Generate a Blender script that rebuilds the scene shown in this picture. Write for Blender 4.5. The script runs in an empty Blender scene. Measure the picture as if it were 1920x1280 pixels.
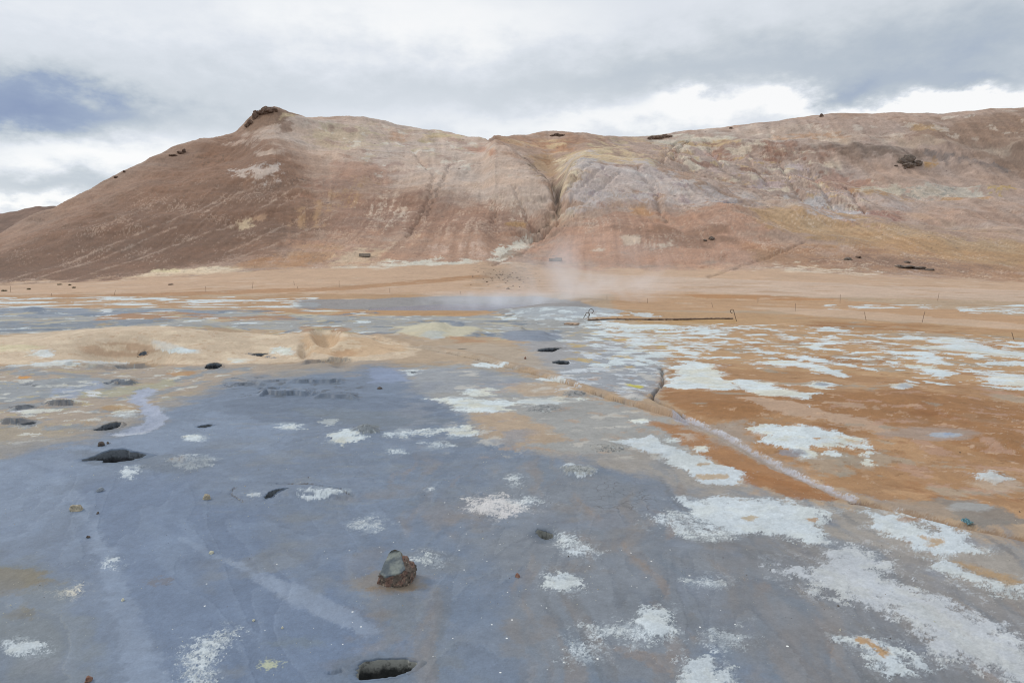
import bpy, bmesh, math, random
import numpy as np
from mathutils import Vector, Matrix, noise as mnoise

# ------------------------------------------------------------------ camera, sky, sun
F = 1280.0                      # focal length in photo pixels (24 mm on 36 mm)
PITCH = math.atan(125 / F)
CAMZ = 2.6
SC = bpy.context.scene
COL = SC.collection
cp_, sp_ = math.cos(PITCH), math.sin(PITCH)

cam_d = bpy.data.cameras.new('camera')
cam_d.lens = 24.0
cam_d.sensor_width = 36.0
cam_d.clip_start = 0.05
cam_d.clip_end = 8000
cam = bpy.data.objects.new('camera', cam_d)
COL.objects.link(cam)
cam.location = (0, 0, CAMZ)
cam.rotation_euler = (math.pi / 2 - PITCH, 0, 0)
SC.camera = cam

SC.view_settings.view_transform = 'Standard'
SC.view_settings.look = 'None'
SC.view_settings.gamma = 1.0
SC.view_settings.exposure = 0.0
SC.view_settings.use_curve_mapping = False
SC.cycles.volume_bounces = 4
SC.cycles.filter_width = 1.1

SUN_EL, SUN_AZ = math.radians(37), math.radians(-72)     # azimuth from +Y, clockwise
sun_d = bpy.data.lights.new('sun', 'SUN')
sun_d.energy = 1.5
sun_d.angle = math.radians(10)
sun_d.color = (1.0, 0.955, 0.89)
sun = bpy.data.objects.new('sun', sun_d)
COL.objects.link(sun)
sd = Vector((math.sin(SUN_AZ) * math.cos(SUN_EL), math.cos(SUN_AZ) * math.cos(SUN_EL), math.sin(SUN_EL)))
sun.rotation_euler = (-sd).to_track_quat('-Z', 'Y').to_euler()
sun.location = (-60, 20, 60)


def srgb(h):
    h = h.lstrip('#')
    c = np.array([int(h[i:i + 2], 16) / 255 for i in (0, 2, 4)])
    return np.where(c <= 0.04045, c / 12.92, ((c + 0.055) / 1.055) ** 2.4)


class NT:
    """small helper to write node trees"""
    def __init__(self, tree):
        self.t = tree
        tree.nodes.clear()

    def n(self, kind, **kw):
        nd = self.t.nodes.new(kind)
        for k, v in kw.items():
            setattr(nd, k, v)
        return nd

    def put(self, sock, v):
        if hasattr(v, 'is_output'):
            self.t.links.new(v, sock)
        elif v is not None:
            sock.default_value = v

    def m(self, op, a, b=None, c=None, clamp=False):
        nd = self.n('ShaderNodeMath', operation=op, use_clamp=clamp)
        for i, v in enumerate((a, b, c)):
            self.put(nd.inputs[i], v)
        return nd.outputs[0]

    def mix(self, f, a, b, kind='MIX'):
        nd = self.n('ShaderNodeMix', data_type='RGBA', blend_type=kind)
        self.put(nd.inputs[0], f)
        self.put(nd.inputs[6], a if hasattr(a, 'is_output') else (*a, 1))
        self.put(nd.inputs[7], b if hasattr(b, 'is_output') else (*b, 1))
        return nd.outputs[2]

    def noise(self, vec, scale, detail=4, rough=0.5, dist=0.0):
        nd = self.n('ShaderNodeTexNoise')
        self.put(nd.inputs['Vector'], vec)
        nd.inputs['Scale'].default_value = scale
        nd.inputs['Detail'].default_value = detail
        nd.inputs['Roughness'].default_value = rough
        nd.inputs['Distortion'].default_value = dist
        return nd.outputs[0]

    def ramp(self, f, stops):
        nd = self.n('ShaderNodeValToRGB')
        e = nd.color_ramp.elements
        while len(e) < len(stops):
            e.new(0.5)
        for i, (p, c) in enumerate(stops):
            e[i].position = p
            e[i].color = (*c, 1)
        self.put(nd.inputs[0], f)
        return nd.outputs[0]

    def mrange(self, v, a, b, c=0.0, d=1.0, smooth=True):
        nd = self.n('ShaderNodeMapRange', interpolation_type='SMOOTHSTEP' if smooth else 'LINEAR')
        self.put(nd.inputs[0], v)
        for i, x in enumerate((a, b, c, d)):
            self.put(nd.inputs[i + 1], x)
        return nd.outputs[0]


def build_world():
    w = bpy.data.worlds.new('World')
    SC.world = w
    w.use_nodes = True
    k = NT(w.node_tree)
    out = k.n('ShaderNodeOutputWorld')
    tc = k.n('ShaderNodeTexCoord').outputs['Generated']
    sx = k.n('ShaderNodeSeparateXYZ')
    k.put(sx.inputs[0], tc)
    az0 = k.m('ARCTAN2', sx.outputs[0], sx.outputs[1])
    el0 = k.m('ARCSINE', sx.outputs[2])
    # ragged cloud edges: the direction is shifted by noise
    cmap = k.n('ShaderNodeCombineXYZ')
    k.put(cmap.inputs[0], k.m('MULTIPLY', az0, 1.0))
    k.put(cmap.inputs[1], k.m('MULTIPLY', el0, 1.9))
    v2 = cmap.outputs[0]
    nA = k.m('SUBTRACT', k.noise(v2, 5.5, 7, 0.58, 0.25), 0.5)
    sh = k.n('ShaderNodeVectorMath', operation='ADD')
    k.put(sh.inputs[0], v2)
    sh.inputs[1].default_value = (7.3, 2.1, 3.3)
    nB = k.m('SUBTRACT', k.noise(sh.outputs[0], 5.0, 8, 0.6, 0.2), 0.5)
    nC = k.m('SUBTRACT', k.noise(sh.outputs[0], 15.0, 7, 0.58, 0.0), 0.5)
    az = k.m('ADD', k.m('ADD', az0, k.m('MULTIPLY', nA, 0.20)), k.m('MULTIPLY', nC, 0.10))
    el = k.m('ADD', k.m('ADD', el0, k.m('MULTIPLY', nB, 0.075)), k.m('MULTIPLY', nC, 0.07))

    def blob(U, V, su, sv, amp):
        a = math.atan2((U - 960) / F, cp_ + (640 - V) / F * sp_)
        hx, hy, hz_ = (U - 960) / F, cp_ + (640 - V) / F * sp_, -sp_ + (640 - V) / F * cp_
        e = math.asin(hz_ / math.sqrt(hx * hx + hy * hy + hz_ * hz_))
        su, sv = su * math.cos(a), sv * math.cos(a)
        da = k.m('DIVIDE', k.m('SUBTRACT', az, a), su / F)
        de = k.m('DIVIDE', k.m('SUBTRACT', el, e), sv / F)
        q = k.m('ADD', k.m('MULTIPLY', da, da), k.m('MULTIPLY', de, de))
        g = k.m('POWER', 2.718, k.m('MULTIPLY', q, -1.0))
        return k.m('MULTIPLY', g, amp)

    val = k.m('ADD', 0.76, k.m('MULTIPLY', nC, 0.16))
    val = k.m('ADD', val, k.m('MULTIPLY', nA, 0.10))
    for b in BLOBS:
        val = k.m('ADD', val, blob(*b))
    c = k.ramp(k.m('MULTIPLY', val, 1.0, clamp=True), [
        (0.0, srgb('#8A9ABA')), (0.22, srgb('#9CABC4')), (0.42, srgb('#BAC4CF')),
        (0.60, srgb('#D0D7DE')), (0.78, srgb('#E3E8EF')), (0.92, srgb('#F7F9FB')), (1.0, srgb('#FFFFFF'))])
    sky = k.n('ShaderNodeTexSky', sky_type='NISHITA')
    sky.sun_disc = False
    sky.sun_elevation = SUN_EL
    sky.sun_rotation = SUN_AZ
    sky.air_density = 1.0
    skyc = k.n('ShaderNodeMix', data_type='RGBA', blend_type='MULTIPLY')
    skyc.inputs[0].default_value = 1.0
    k.put(skyc.inputs[6], sky.outputs[0])
    skyc.inputs[7].default_value = (0.10, 0.10, 0.10, 1)
    # overcast sky: cloud covers nearly everything, brighter towards the zenith (as overcast skies are)
    cov = k.m('MULTIPLY', 1.0, 0.93)
    mixed = k.mix(cov, skyc.outputs[2], c)
    zen = k.mrange(el0, 0.40, 1.2, 1.0, 1.5)
    bg = k.n('ShaderNodeBackground')
    k.put(bg.inputs[0], mixed)
    k.put(bg.inputs[1], zen)
    k.t.links.new(bg.outputs[0], out.inputs[0])


BLOBS = [  # photo pixel centre, half width, half height, brightness change
    (-40, 195, 210, 62, -0.52), (170, 200, 170, 38, -0.28), (330, 215, 170, 40, -0.12), (30, 222, 180, 22, -0.16),
    (140, 290, 210, 34, 0.26), (330, 270, 160, 40, 0.14), (120, 350, 170, 20, -0.26), (90, 386, 150, 10, 0.26),
    (0, 90, 260, 50, 0.03), (330, 130, 330, 50, -0.08), (120, 15, 400, 40, 0.06), (700, 20, 300, 60, 0.16), (960, 60, 200, 50, 0.10),
    (620, 175, 300, 30, -0.07), (1040, 165, 300, 26, -0.10), (960, 232, 300, 26, 0.12), (1090, 215, 120, 20, 0.08),
    (1420, 115, 320, 46, -0.17), (1180, 125, 220, 36, -0.10), (1850, 50, 320, 80, -0.26), (1720, 135, 260, 34, -0.20), (1840, 158, 180, 22, -0.30),
    (1560, 165, 60, 22, -0.20), (1250, 182, 60, 26, 0.24), (1330, 182, 70, 20, 0.34), (1455, 180, 56, 28, 0.50), (1370, 215, 220, 22, 0.20),
    (1640, 203, 80, 18, 0.52), (1850, 194, 140, 24, 0.66), (1730, 180, 50, 20, 0.3)]
build_world()

# ------------------------------------------------------------------ projection helpers (reading the photograph)
def t_of_v(V):
    b = (640 - np.asarray(V, float)) / F
    return (-sp_ + b * cp_) / (cp_ + b * sp_)


def s_of_uv(U, V):
    b = (640 - np.asarray(V, float)) / F
    return ((np.asarray(U, float) - 960) / F) / (cp_ + b * sp_)


def uv_of(s, y, z):
    b = np.tan(np.arctan((z - CAMZ) / y) + PITCH)
    return 960 + F * s * (cp_ + b * sp_), 640 - F * b


# ------------------------------------------------------------------ terrain grid
ds = 1.6 / F
inner = np.arange(-0.84, 0.84 + ds, ds)
outer = 0.84 + np.cumsum(np.linspace(0.003, 0.02, 60))
S = np.concatenate([-outer[::-1], inner, outer])
Vn = np.arange(1335, 785, -1.22)
Yn = -CAMZ / t_of_v(Vn)
Y = np.concatenate([np.linspace(0.8, Yn[0], 8)[:-1], Yn, np.arange(Yn[-1] + .05, 18, .05), np.arange(18, 32, .065), np.arange(32, 60, .22), np.arange(60, 150, .6), np.arange(150.2, 452, 0.72),
                    np.arange(456, 560, 8), [600, 700, 900, 1300]])
NR, NC = len(Y), len(S)
YY, SS = np.meshgrid(Y, S, indexing='ij')
XX = SS * YY


def curve(pts):
    p = np.array(pts, float)
    s = s_of_uv(p[:, 0], p[:, 1])
    z = CAMZ + p[:, 2] * t_of_v(p[:, 1])
    o = np.argsort(s)
    return np.interp(S, s[o], p[o, 2]), np.interp(S, s[o], z[o])


foot = [(-900, 540, 150), (-200, 542, 150), (0, 534, 150), (150, 529, 150), (300, 520, 152), (500, 507, 158), (640, 503, 160),
        (800, 498, 163), (925, 495, 168), (1000, 500, 168), (1100, 506, 165), (1300, 508, 160), (1440, 507, 155),
        (1640, 517, 150), (1920, 530, 145), (2900, 540, 145)]
ridge_l = [(-900, 530, 175), (-200, 492, 198), (0, 433, 215), (107, 385, 235), (150, 363, 244), (210, 336, 260), (240, 319, 266),
           (290, 293, 278), (340, 276, 290), (380, 264, 297), (440, 250, 305), (457, 238, 308), (478, 217, 312), (497, 207, 314),
           (515, 206, 315), (530, 211, 316), (570, 219, 320), (620, 219, 328), (680, 220, 332), (730, 229, 335), (780, 236, 334),
           (830, 247, 330), (870, 254, 326), (905, 261, 320)]
ridge_r = [(935, 258, 385), (960, 256, 410), (1005, 254, 420), (1045, 254, 425), (1100, 258, 430), (1140, 262, 430), (1190, 266, 430),
           (1215, 262, 430), (1258, 256, 430), (1290, 250, 430), (1340, 243, 430), (1440, 231, 430), (1480, 223, 428),
           (1540, 218, 425), (1580, 214, 425), (1660, 217, 422), (1760, 214, 420), (1800, 211, 418), (1860, 206, 416),
           (1920, 204, 415), (2200, 215, 400), (2900, 300, 380)]
low_r = [(925, 472, 185), (1000, 458, 195), (1040, 442, 198), (1100, 432, 200), (1250, 422, 202), (1400, 428, 200), (1500, 442, 198),
         (1640, 462, 193), (1760, 472, 188), (1920, 484, 182), (2900, 500, 178)]
crest_r = [(930, 268, 308), (960, 283, 290), (1000, 312, 268), (1030, 345, 246), (1044, 374, 230), (1056, 352, 236), (1070, 312, 250),
           (1090, 297, 258), (1130, 301, 262), (1220, 317, 265), (1290, 327, 262), (1340, 345, 258), (1400, 370, 250), (1440, 381, 245),
           (1500, 386, 240), (1560, 402, 235), (1640, 416, 228), (1760, 431, 220), (1920, 446, 214), (2900, 475, 205)]
gully_r = [(930, 275, 316), (960, 300, 304), (1000, 335, 284), (1030, 366, 264), (1044, 384, 246), (1056, 352, 258), (1072, 305, 272),
           (1090, 292, 282), (1130, 292, 288), (1220, 309, 292), (1260, 324, 292), (1290, 336, 290), (1340, 356, 286), (1400, 382, 278),
           (1440, 394, 272), (1560, 414, 262), (1640, 426, 254), (1760, 440, 244), (1920, 452, 236), (2900, 480, 225)]
upper_r = [(930, 266, 345), (960, 271, 352), (1000, 288, 348), (1030, 303, 338), (1056, 297, 334), (1100, 280, 338), (1200, 286, 350),
           (1260, 291, 352), (1340, 302, 352), (1440, 322, 345), (1560, 337, 340), (1640, 347, 335), (1760, 352, 335), (1920, 358, 335),
           (2900, 420, 320)]
fd, fz = curve(foot)
rd, rz = curve(ridge_l + ridge_r)
nodes = {}
fp = np.array(foot, float)
for name, f0, f1, zf0, zf1, right in (('low', .22, .15, .13, .12, low_r), ('crest', .5, .93, .43, .94, crest_r),
                                      ('gully', .62, .96, .57, .965, gully_r), ('upper', .82, .98, .80, .985, upper_r)):
    pts = []
    for (U, V, d) in ridge_l:
        w = float(np.clip((U - 600) / 305, 0, 1))
        fr, zr = f0 + (f1 - f0) * w, zf0 + (zf1 - zf0) * w
        si = s_of_uv(U, V)
        d0, z0 = np.interp(si, S, fd), np.interp(si, S, fz)
        z1 = CAMZ + d * t_of_v(V)
        dd = d0 + (d - d0) * fr
        zz = z0 + (z1 - z0) * zr
        _, VV = uv_of(si, dd, zz)
        b = (640 - VV) / F
        pts.append((960 + F * si * (cp_ + b * sp_), VV, dd))
    nodes[name] = curve(pts + right)


def smooth_cols(a, w):
    k = np.exp(-np.linspace(-2, 2, 2 * w + 1) ** 2)
    k /= k.sum()
    return np.convolve(np.pad(a, w, mode='edge'), k, mode='valid')


ones = np.ones(NC)
Kd = [0.01 * ones, 55 * ones, smooth_cols(fd, 25)]
Kz = [0 * ones, 0 * ones, smooth_cols(fz, 25)]
for nm, w in (('low', 14), ('crest', 6), ('gully', 6), ('upper', 8)):
    Kd.append(smooth_cols(nodes[nm][0], w))
    Kz.append(smooth_cols(nodes[nm][1], w))
Kd.append(smooth_cols(rd, 5)); Kz.append(smooth_cols(rz, 3))
Kd.append(Kd[-1] + 45); Kz.append(Kz[-1] - 10)
Kd.append(Kd[-1] + 120); Kz.append(Kz[-1] * 0.35)
Kd.append(1400 * ones); Kz.append(-2 * ones)
Kd, Kz = np.array(Kd), np.array(Kz)
for i in range(1, len(Kd)):
    Kd[i] = np.maximum(Kd[i], Kd[i - 1] + 1.5)
h = np.diff(Kd, axis=0)
dl = np.diff(Kz, axis=0) / h
M = np.zeros_like(Kd)
w1 = 2 * h[1:] + h[:-1]
w2 = h[1:] + 2 * h[:-1]
same = dl[1:] * dl[:-1] > 0
with np.errstate(divide='ignore', invalid='ignore'):
    hm = (w1 + w2) / (w1 / dl[:-1] + w2 / dl[1:])
M[1:-1] = np.where(same, hm, 0)
M[-1] = dl[-1]
BZ = np.zeros((NR, NC))
for i in range(len(Kd) - 1):
    t = (YY - Kd[i]) / h[i]
    msk = (t >= 0) & (t <= 1)
    t2, t3 = t * t, t * t * t
    val = (2 * t3 - 3 * t2 + 1) * Kz[i] + (t3 - 2 * t2 + t) * h[i] * M[i] + (-2 * t3 + 3 * t2) * Kz[i + 1] + (t3 - t2) * h[i] * M[i + 1]
    BZ = np.where(msk, val, BZ)
UU, VV = uv_of(SS, YY, BZ)            # plan coordinates: where a spot of the bare terrain sits in the photograph
YF = np.broadcast_to(Kd[2], (NR, NC))  # hill foot
HILL = np.clip((YY - YF + 6) / 12, 0, 1)

# ------------------------------------------------------------------ noise
rng = np.random.RandomState(5)
PERM = rng.permutation(4096).astype(np.int32)
ANG = rng.rand(4096) * 2 * math.pi
GX, GY = np.cos(ANG).astype(np.float32), np.sin(ANG).astype(np.float32)


def gnoise(x, y, seed):
    x = x + seed * 17.31
    y = y + seed * 9.77
    xi, yi = np.floor(x).astype(np.int32), np.floor(y).astype(np.int32)
    xf, yf = (x - xi).astype(np.float32), (y - yi).astype(np.float32)
    u = xf * xf * xf * (xf * (xf * 6 - 15) + 10)
    v = yf * yf * yf * (yf * (yf * 6 - 15) + 10)

    def g(ix, iy, dx, dy):
        k = PERM[(PERM[(xi + ix) & 4095] + yi + iy) & 4095]
        return GX[k] * dx + GY[k] * dy
    a, b = g(0, 0, xf, yf), g(1, 0, xf - 1, yf)
    c, d = g(0, 1, xf, yf - 1), g(1, 1, xf - 1, yf - 1)
    a = a + u * (b - a)
    c = c + u * (d - c)
    return (a + v * (c - a)) * 3.2


WL = [64, 32, 16, 8, 4, 2, 1, 0.5, 0.25, 0.125, 0.0625, 0.03125, 0.0156]
NX, NY = XX, YY + 1.0 * BZ
OCT, NZC = {}, {}


def octave(i, seed):
    if (i, seed) not in OCT:
        OCT[(i, seed)] = gnoise(NX / WL[i], NY / WL[i], seed * 31 + i * 3).astype(np.float32)
    return OCT[(i, seed)]


class nz:
    """world-anchored fractal noise holding wavelengths that measure lo..hi photo pixels at each spot;
    worked out only where it is asked for"""
    def __init__(self, lo, hi, seed=0, pers=0.75):
        self.a = (lo, hi, seed, pers)

    def calc(self, x, y, yy, octs=None):
        lo, hi, seed, pers = self.a
        acc = np.zeros(x.shape, np.float32)
        tot = np.zeros(x.shape, np.float32)
        for i, L in enumerate(WL):
            lp = L * F / yy
            w = np.clip(np.log2(lp / lo) + 1, 0, 1) * np.clip(np.log2(hi / lp) + 1, 0, 1)
            if w.max() <= 0:
                continue
            w = (w * (np.minimum(lp, hi) / hi) ** pers).astype(np.float32)
            k = w > 0
            if octs:
                acc[k] += w[k] * octave(i, seed)[k]
            else:
                acc[k] += w[k] * gnoise(x[k] / L, y[k] / L, seed * 31 + i * 3)
            tot += w * w
        return acc / np.sqrt(np.maximum(tot, 1e-9))

    def full(self):
        if self.a not in NZC:
            NZC[self.a] = self.calc(NX, NY, YY, False)
        return NZC[self.a]

    def __getitem__(self, idx):
        if self.a in NZC or not isinstance(idx, tuple) or len(idx[0]) > 0.3 * NR * NC:
            return self.full()[idx]
        return self.calc(NX[idx], NY[idx], YY[idx])

    def __mul__(self, o):
        return self.full() * o
    __rmul__ = __mul__

    def __add__(self, o):
        return self.full() + (o.full() if isinstance(o, nz) else o)
    __radd__ = __add__


def sstep(x, a, b):
    t = np.clip((x - a) / (b - a), 0, 1)
    return t * t * (3 - 2 * t)


def sdf_poly(px, py, pts):
    """signed distance, negative inside"""
    d = np.full(px.shape, 1e9)
    inside = np.zeros(px.shape, bool)
    n = len(pts)
    for i in range(n):
        ax, ay = pts[i]
        bx, by = pts[(i + 1) % n]
        ex, ey = bx - ax, by - ay
        t = np.clip(((px - ax) * ex + (py - ay) * ey) / (ex * ex + ey * ey + 1e-9), 0, 1)
        d = np.minimum(d, (px - ax - t * ex) ** 2 + (py - ay - t * ey) ** 2)
        c = ((ay > py) != (by > py)) & (px < (bx - ax) * (py - ay) / (by - ay + 1e-12) + ax)
        inside ^= c
    d = np.sqrt(d)
    return np.where(inside, -d, d)


def dist_line(px, py, pts):
    d = np.full(px.shape, 1e9)
    for i in range(len(pts) - 1):
        ax, ay = pts[i]
        bx, by = pts[i + 1]
        ex, ey = bx - ax, by - ay
        t = np.clip(((px - ax) * ex + (py - ay) * ey) / (ex * ex + ey * ey + 1e-9), 0, 1)
        d = np.minimum(d, (px - ax - t * ex) ** 2 + (py - ay - t * ey) ** 2)
    return np.sqrt(d)


def kof(V):
    if V < 530:
        return 2.2
    y = -CAMZ / t_of_v(V)
    return float(np.clip(y / CAMZ, 1.0, 10.0))


def ell(U, V, a, b, n=20):
    return [(U + a * math.cos(2 * math.pi * i / n), V + b * math.sin(2 * math.pi * i / n)) for i in range(n)]


def region(pts, pad, k):
    us = [p[0] for p in pts]
    vs = [p[1] for p in pts]
    return np.nonzero((UU > min(us) - pad) & (UU < max(us) + pad) & (VV > min(vs) - pad / k) & (VV < max(vs) + pad / k))


def mask(pts, soft=6, namp=8, lo=3, hi=48, seed=0, line=None, k=None):
    k = k or kof(sum(p[1] for p in pts) / len(pts))
    idx = region(pts, soft + 2.5 * namp + (line or 0) + 2, k)
    px, py = UU[idx], VV[idx] * k
    q = [(a, b * k) for a, b in pts]
    f = (line - dist_line(px, py, q)) if line else -sdf_poly(px, py, q)
    if namp:
        f = f + namp * nz(lo, hi, seed)[idx]
    return idx, sstep(f, -soft, soft)


# ------------------------------------------------------------------ relief
HZ = np.zeros((NR, NC))


def bump(U, V, a, b, hgt, p=1.0):
    q = ((UU - U) / a) ** 2 + ((VV - V) / b) ** 2
    m = (q < 9) & (YY < 140)
    HZ[m] += hgt * np.exp(-q[m] ** p)


def groove(pts, width, depth, namp=0.4, hi=40, seed=1, k=None):
    k = k or kof(sum(p[1] for p in pts) / len(pts))
    idx = region(pts, width * 4, k)
    px, py = UU[idx], VV[idx] * k
    n = nz(4, hi, seed)[idx]
    d = dist_line(px + n * width * namp * 2, py + n * width * namp, [(a, b * k) for a, b in pts])
    HZ[idx] -= depth * np.exp(-(d / width) ** 2)


# canyon and its lower chute, hill gullies
groove([(1040, 372), (1049, 392), (1036, 408), (1020, 425), (1002, 440)], 24, 3.2, .15)
groove([(1036, 350), (1042, 374), (1050, 392), (1036, 408), (1020, 425), (1002, 440)], 4.5, 1.5, .25, 20)
groove([(1002, 440), (985, 452), (960, 470), (925, 495)], 12, .35, .3)
groove([(925, 495), (985, 474), (1003, 444)], 3, .45, .3)
for g in ([(775, 283), (815, 330), (805, 370), (785, 410), (765, 440)], [(842, 310), (830, 345), (800, 400)],
          [(1195, 318), (1222, 345), (1235, 380), (1250, 410)], [(960, 345), (985, 390), (1000, 425)], [(930, 375), (925, 420)],
          [(1270, 262), (1240, 310)], [(1330, 275), (1360, 320)], [(1395, 290), (1440, 345)], [(1460, 300), (1500, 370)],
          [(1290, 262), (1262, 300)], [(1520, 320), (1565, 395)], [(1590, 350), (1625, 405)]):
    groove(g, 4.0, 1.5 if g[0][0] > 1240 else .9, .4, 30)
for g in ([(1112, 303), (1080, 330), (1052, 372)], [(1135, 312), (1095, 345), (1056, 388)], [(1090, 300), (1068, 320), (1050, 350)], [(1160, 325), (1110, 365), (1062, 400)]):
    groove(g, 4, .6, .35, 30)
groove([(1510, 452), (1440, 480), (1330, 520)], 3.5, .5, .3)
groove([(1920, 442), (1780, 428), (1680, 414)], 3, .4, .3)

# mud plain
bump(250, 653, 190, 20, 0.62, 1.3)
bump(60, 668, 170, 17, 0.36)
bump(430, 652, 150, 18, 0.46)
bump(610, 657, 95, 17, 0.62, 1.2)
bump(720, 660, 80, 12, 0.2)
bump(240, 677, 78, 9, -0.55, 1.6)      # hollow in the beige mound
bump(612, 662, 23, 7, -0.50, 2)
bump(572, 672, 11, 5, -0.28, 1.5)
bump(640, 680, 22, 7, -0.25)
bump(840, 626, 90, 12, 0.33)
bump(815, 628, 22, 9, 0.25)
bump(995, 638, 45, 8, 0.26)
bump(1018, 634, 12, 5, 0.10)
bump(975, 621, 8, 5, 0.18)
bump(858, 612, 12, 4, 0.2)
bump(1050, 588, 110, 12, 0.7)
bump(1180, 592, 130, 4, 0.25)
bump(840, 586, 120, 4, 0.16)
bump(915, 572, 180, 12, -0.95, 2.2)     # pool basin
bump(650, 572, 110, 7, -0.45)
bump(1060, 566, 80, 6, 0.5)
bump(65, 583, 17, 3, 0.2)
bump(200, 585, 10, 3, 0.14)
bump(228, 585, 30, 3, 0.14)
bump(650, 601, 60, 7, 0.25)
bump(686, 812, 26, 9, 0.13)
bump(650, 812, 45, 16, 0.03)
bump(1088, 886, 44, 12, 0.06, 1.6)
bump(1075, 738, 26, 9, 0.10)
bump(1015, 768, 40, 12, 0.07)
bump(1130, 842, 38, 12, 0.06)
bump(1195, 748, 24, 8, 0.13)
bump(585, 926, 82, 15, 0.085, 1.6)
bump(350, 862, 50, 14, 0.05)
bump(1225, 1172, 34, 30, 0.025, 2)
bump(1862, 890, 40, 14, 0.07)
bump(1850, 955, 70, 22, 0.06)
bump(1540, 720, 34, 9, 0.10)
bump(1690, 722, 34, 9, 0.10)
bump(1860, 820, 60, 14, 0.08)
bump(680, 770, 200, 40, -0.07, 2)
bump(225, 832, 140, 16, 0.05)
bump(1370, 775, 190, 26, 0.10)
bump(1650, 745, 320, 24, 0.16)
bump(735, 1095, 55, 30, 0.012)
bump(1030, 1004, 30, 15, -0.07, 1.5)
bump(1230, 720, 70, 22, -0.10)
bump(60, 690, 80, 8, 0.1)
for (U, V, a, b, hh) in ((70, 705, 50, 8, .06), (90, 745, 60, 9, .05), (330, 690, 60, 6, .06), (420, 705, 60, 7, .05), (520, 700, 50, 5, .05), (280, 770, 60, 12, .05)):
    bump(U, V, a, b, hh)
UU, VV = uv_of(SS, YY, BZ + HZ)
# raised bank and fissure running from the mound down to the stream
fis = [(700, 632), (760, 645), (810, 657), (870, 670), (930, 683), (1000, 700), (1060, 717), (1110, 735), (1165, 752), (1215, 768), (1262, 780), (1285, 790)]
for off, w, dp in ((1.5, 1.8, 0.12),):
    groove([(a, b + off) for a, b in fis], w, dp, .14)
groove([(1240, 690), (1245, 715), (1232, 730), (1222, 745), (1240, 757), (1262, 768), (1282, 783)], 2.8, .15, .3)
stream = [(1275, 782), (1330, 808), (1400, 842), (1470, 878), (1530, 905), (1570, 925), (1605, 938)]
groove(stream, 10, .035, .15)
groove([(1605, 938), (1700, 958), (1800, 985), (1920, 1012)], 10, .04, .3)
wash = [(275, 722), (258, 745), (285, 768), (298, 782), (282, 800), (225, 812)]
groove(wash, 14, .03, .3)
for g, w, dp in (([(488, 735), (505, 728), (540, 727), (580, 733), (590, 741)], 8, .10), ([(584, 741), (610, 737), (650, 741), (672, 745)], 5, .08),
                 ([(430, 722), (490, 715), (540, 712), (600, 712), (640, 714)], 7, .08), ([(30, 762), (60, 758)], 7, .08), ([(90, 752), (140, 752)], 7, .07),
                 ([(205, 714), (252, 711)], 5, .08), ([(440, 915), (432, 925), (455, 940)], 3, .012), ([(520, 908), (580, 908), (640, 918), (664, 931)], 2.2, .035),
                 ([(505, 930), (560, 926), (600, 930), (650, 936)], 7, .022), ([(470, 660), (505, 667)], 5, .1), ([(560, 677), (640, 675), (660, 672)], 5, .06),
                 ([(0, 558), (150, 556), (300, 551), (420, 546), (600, 540), (700, 531), (900, 518), (935, 508)], 6, .12),
                 ([(640, 1260), (620, 1266)], 5, .02), ([(1615, 938), (1600, 942)], 5, .05)):
    groove(g, w, dp, .5 if w > 3 else .15)

LEDGE = []
HB = HZ.copy()


def ledge(pts, hgt, back, jag=2.0):
    """a broken crust edge facing the camera: the ground behind the line stands hgt higher"""
    us = [p[0] for p in pts]
    lv = np.interp(UU, us, [p[1] for p in pts]) + jag * .5 * nz(10, 50, 12).full()
    d = lv - VV
    w = sstep(UU, us[0] - 6, us[0] + 14) * (1 - sstep(UU, us[-1] - 14, us[-1] + 6)) * (VV > 560) * (VV < 1000)
    m = (d > -3) & (d < 4 * back) & (w > 0)
    HZ[m] += (hgt * sstep(d, -.3, 1.3) * np.exp(-(np.maximum(d, 0) / back) ** 2) * w)[m]
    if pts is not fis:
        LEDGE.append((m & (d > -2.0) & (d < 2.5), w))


for pts, hh, bk, jg in ((fis, .075, 9, 1.5), ([(484, 744), (500, 738), (520, 742), (560, 741), (592, 744)], .10, 10, 4), ([(588, 748), (612, 746), (650, 748), (672, 751)], .08, 12, 1.5),
                        ([(540, 720), (580, 717), (610, 719), (645, 720)], .08, 7, 3), ([(420, 724), (470, 720), (505, 722)], .06, 6, 4), ([(205, 716), (256, 713)], .10, 7, 1),
                        ([(20, 766), (62, 762)], .08, 7, 3), ([(86, 757), (142, 755)], .10, 8, 3), ([(0, 792), (50, 789)], .08, 7, 3), ([(560, 681), (600, 678), (662, 676)], .10, 8, 3),
                        ([(380, 688), (420, 690)], .1, 7, 2), ([(120, 682), (200, 690), (280, 686)], .08, 9, 2)):
    ledge(pts, hh, bk, jg)
NY = YY + BZ + 2.2 * HZ * (1 - HILL)     # noise runs along the slopes, not across the plan
OCT.clear()
NZC.clear()
ROUGH = np.full((NR, NC), 0.55)     # how bumpy the surface is
idx, m = mask([(0, 870), (190, 815), (300, 770), (430, 715), (700, 690), (860, 770), (900, 830), (1100, 900), (1500, 1050), (1920, 1290), (1920, 1340), (-60, 1340), (-60, 870)], 30, 10)
ROUGH[idx] *= (1 - 0.62 * m)
for i, L in enumerate(WL):
    if L > 8 or L < 0.03:
        continue
    fade = np.clip(L * F / YY / 4 - 0.6, 0, 1)
    amp = 0.010 * L ** 0.85 if L < 2 else 0.016 * L ** 0.6
    HZ += (1 - HILL) * amp * ROUGH * fade * octave(i, 3)

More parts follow.
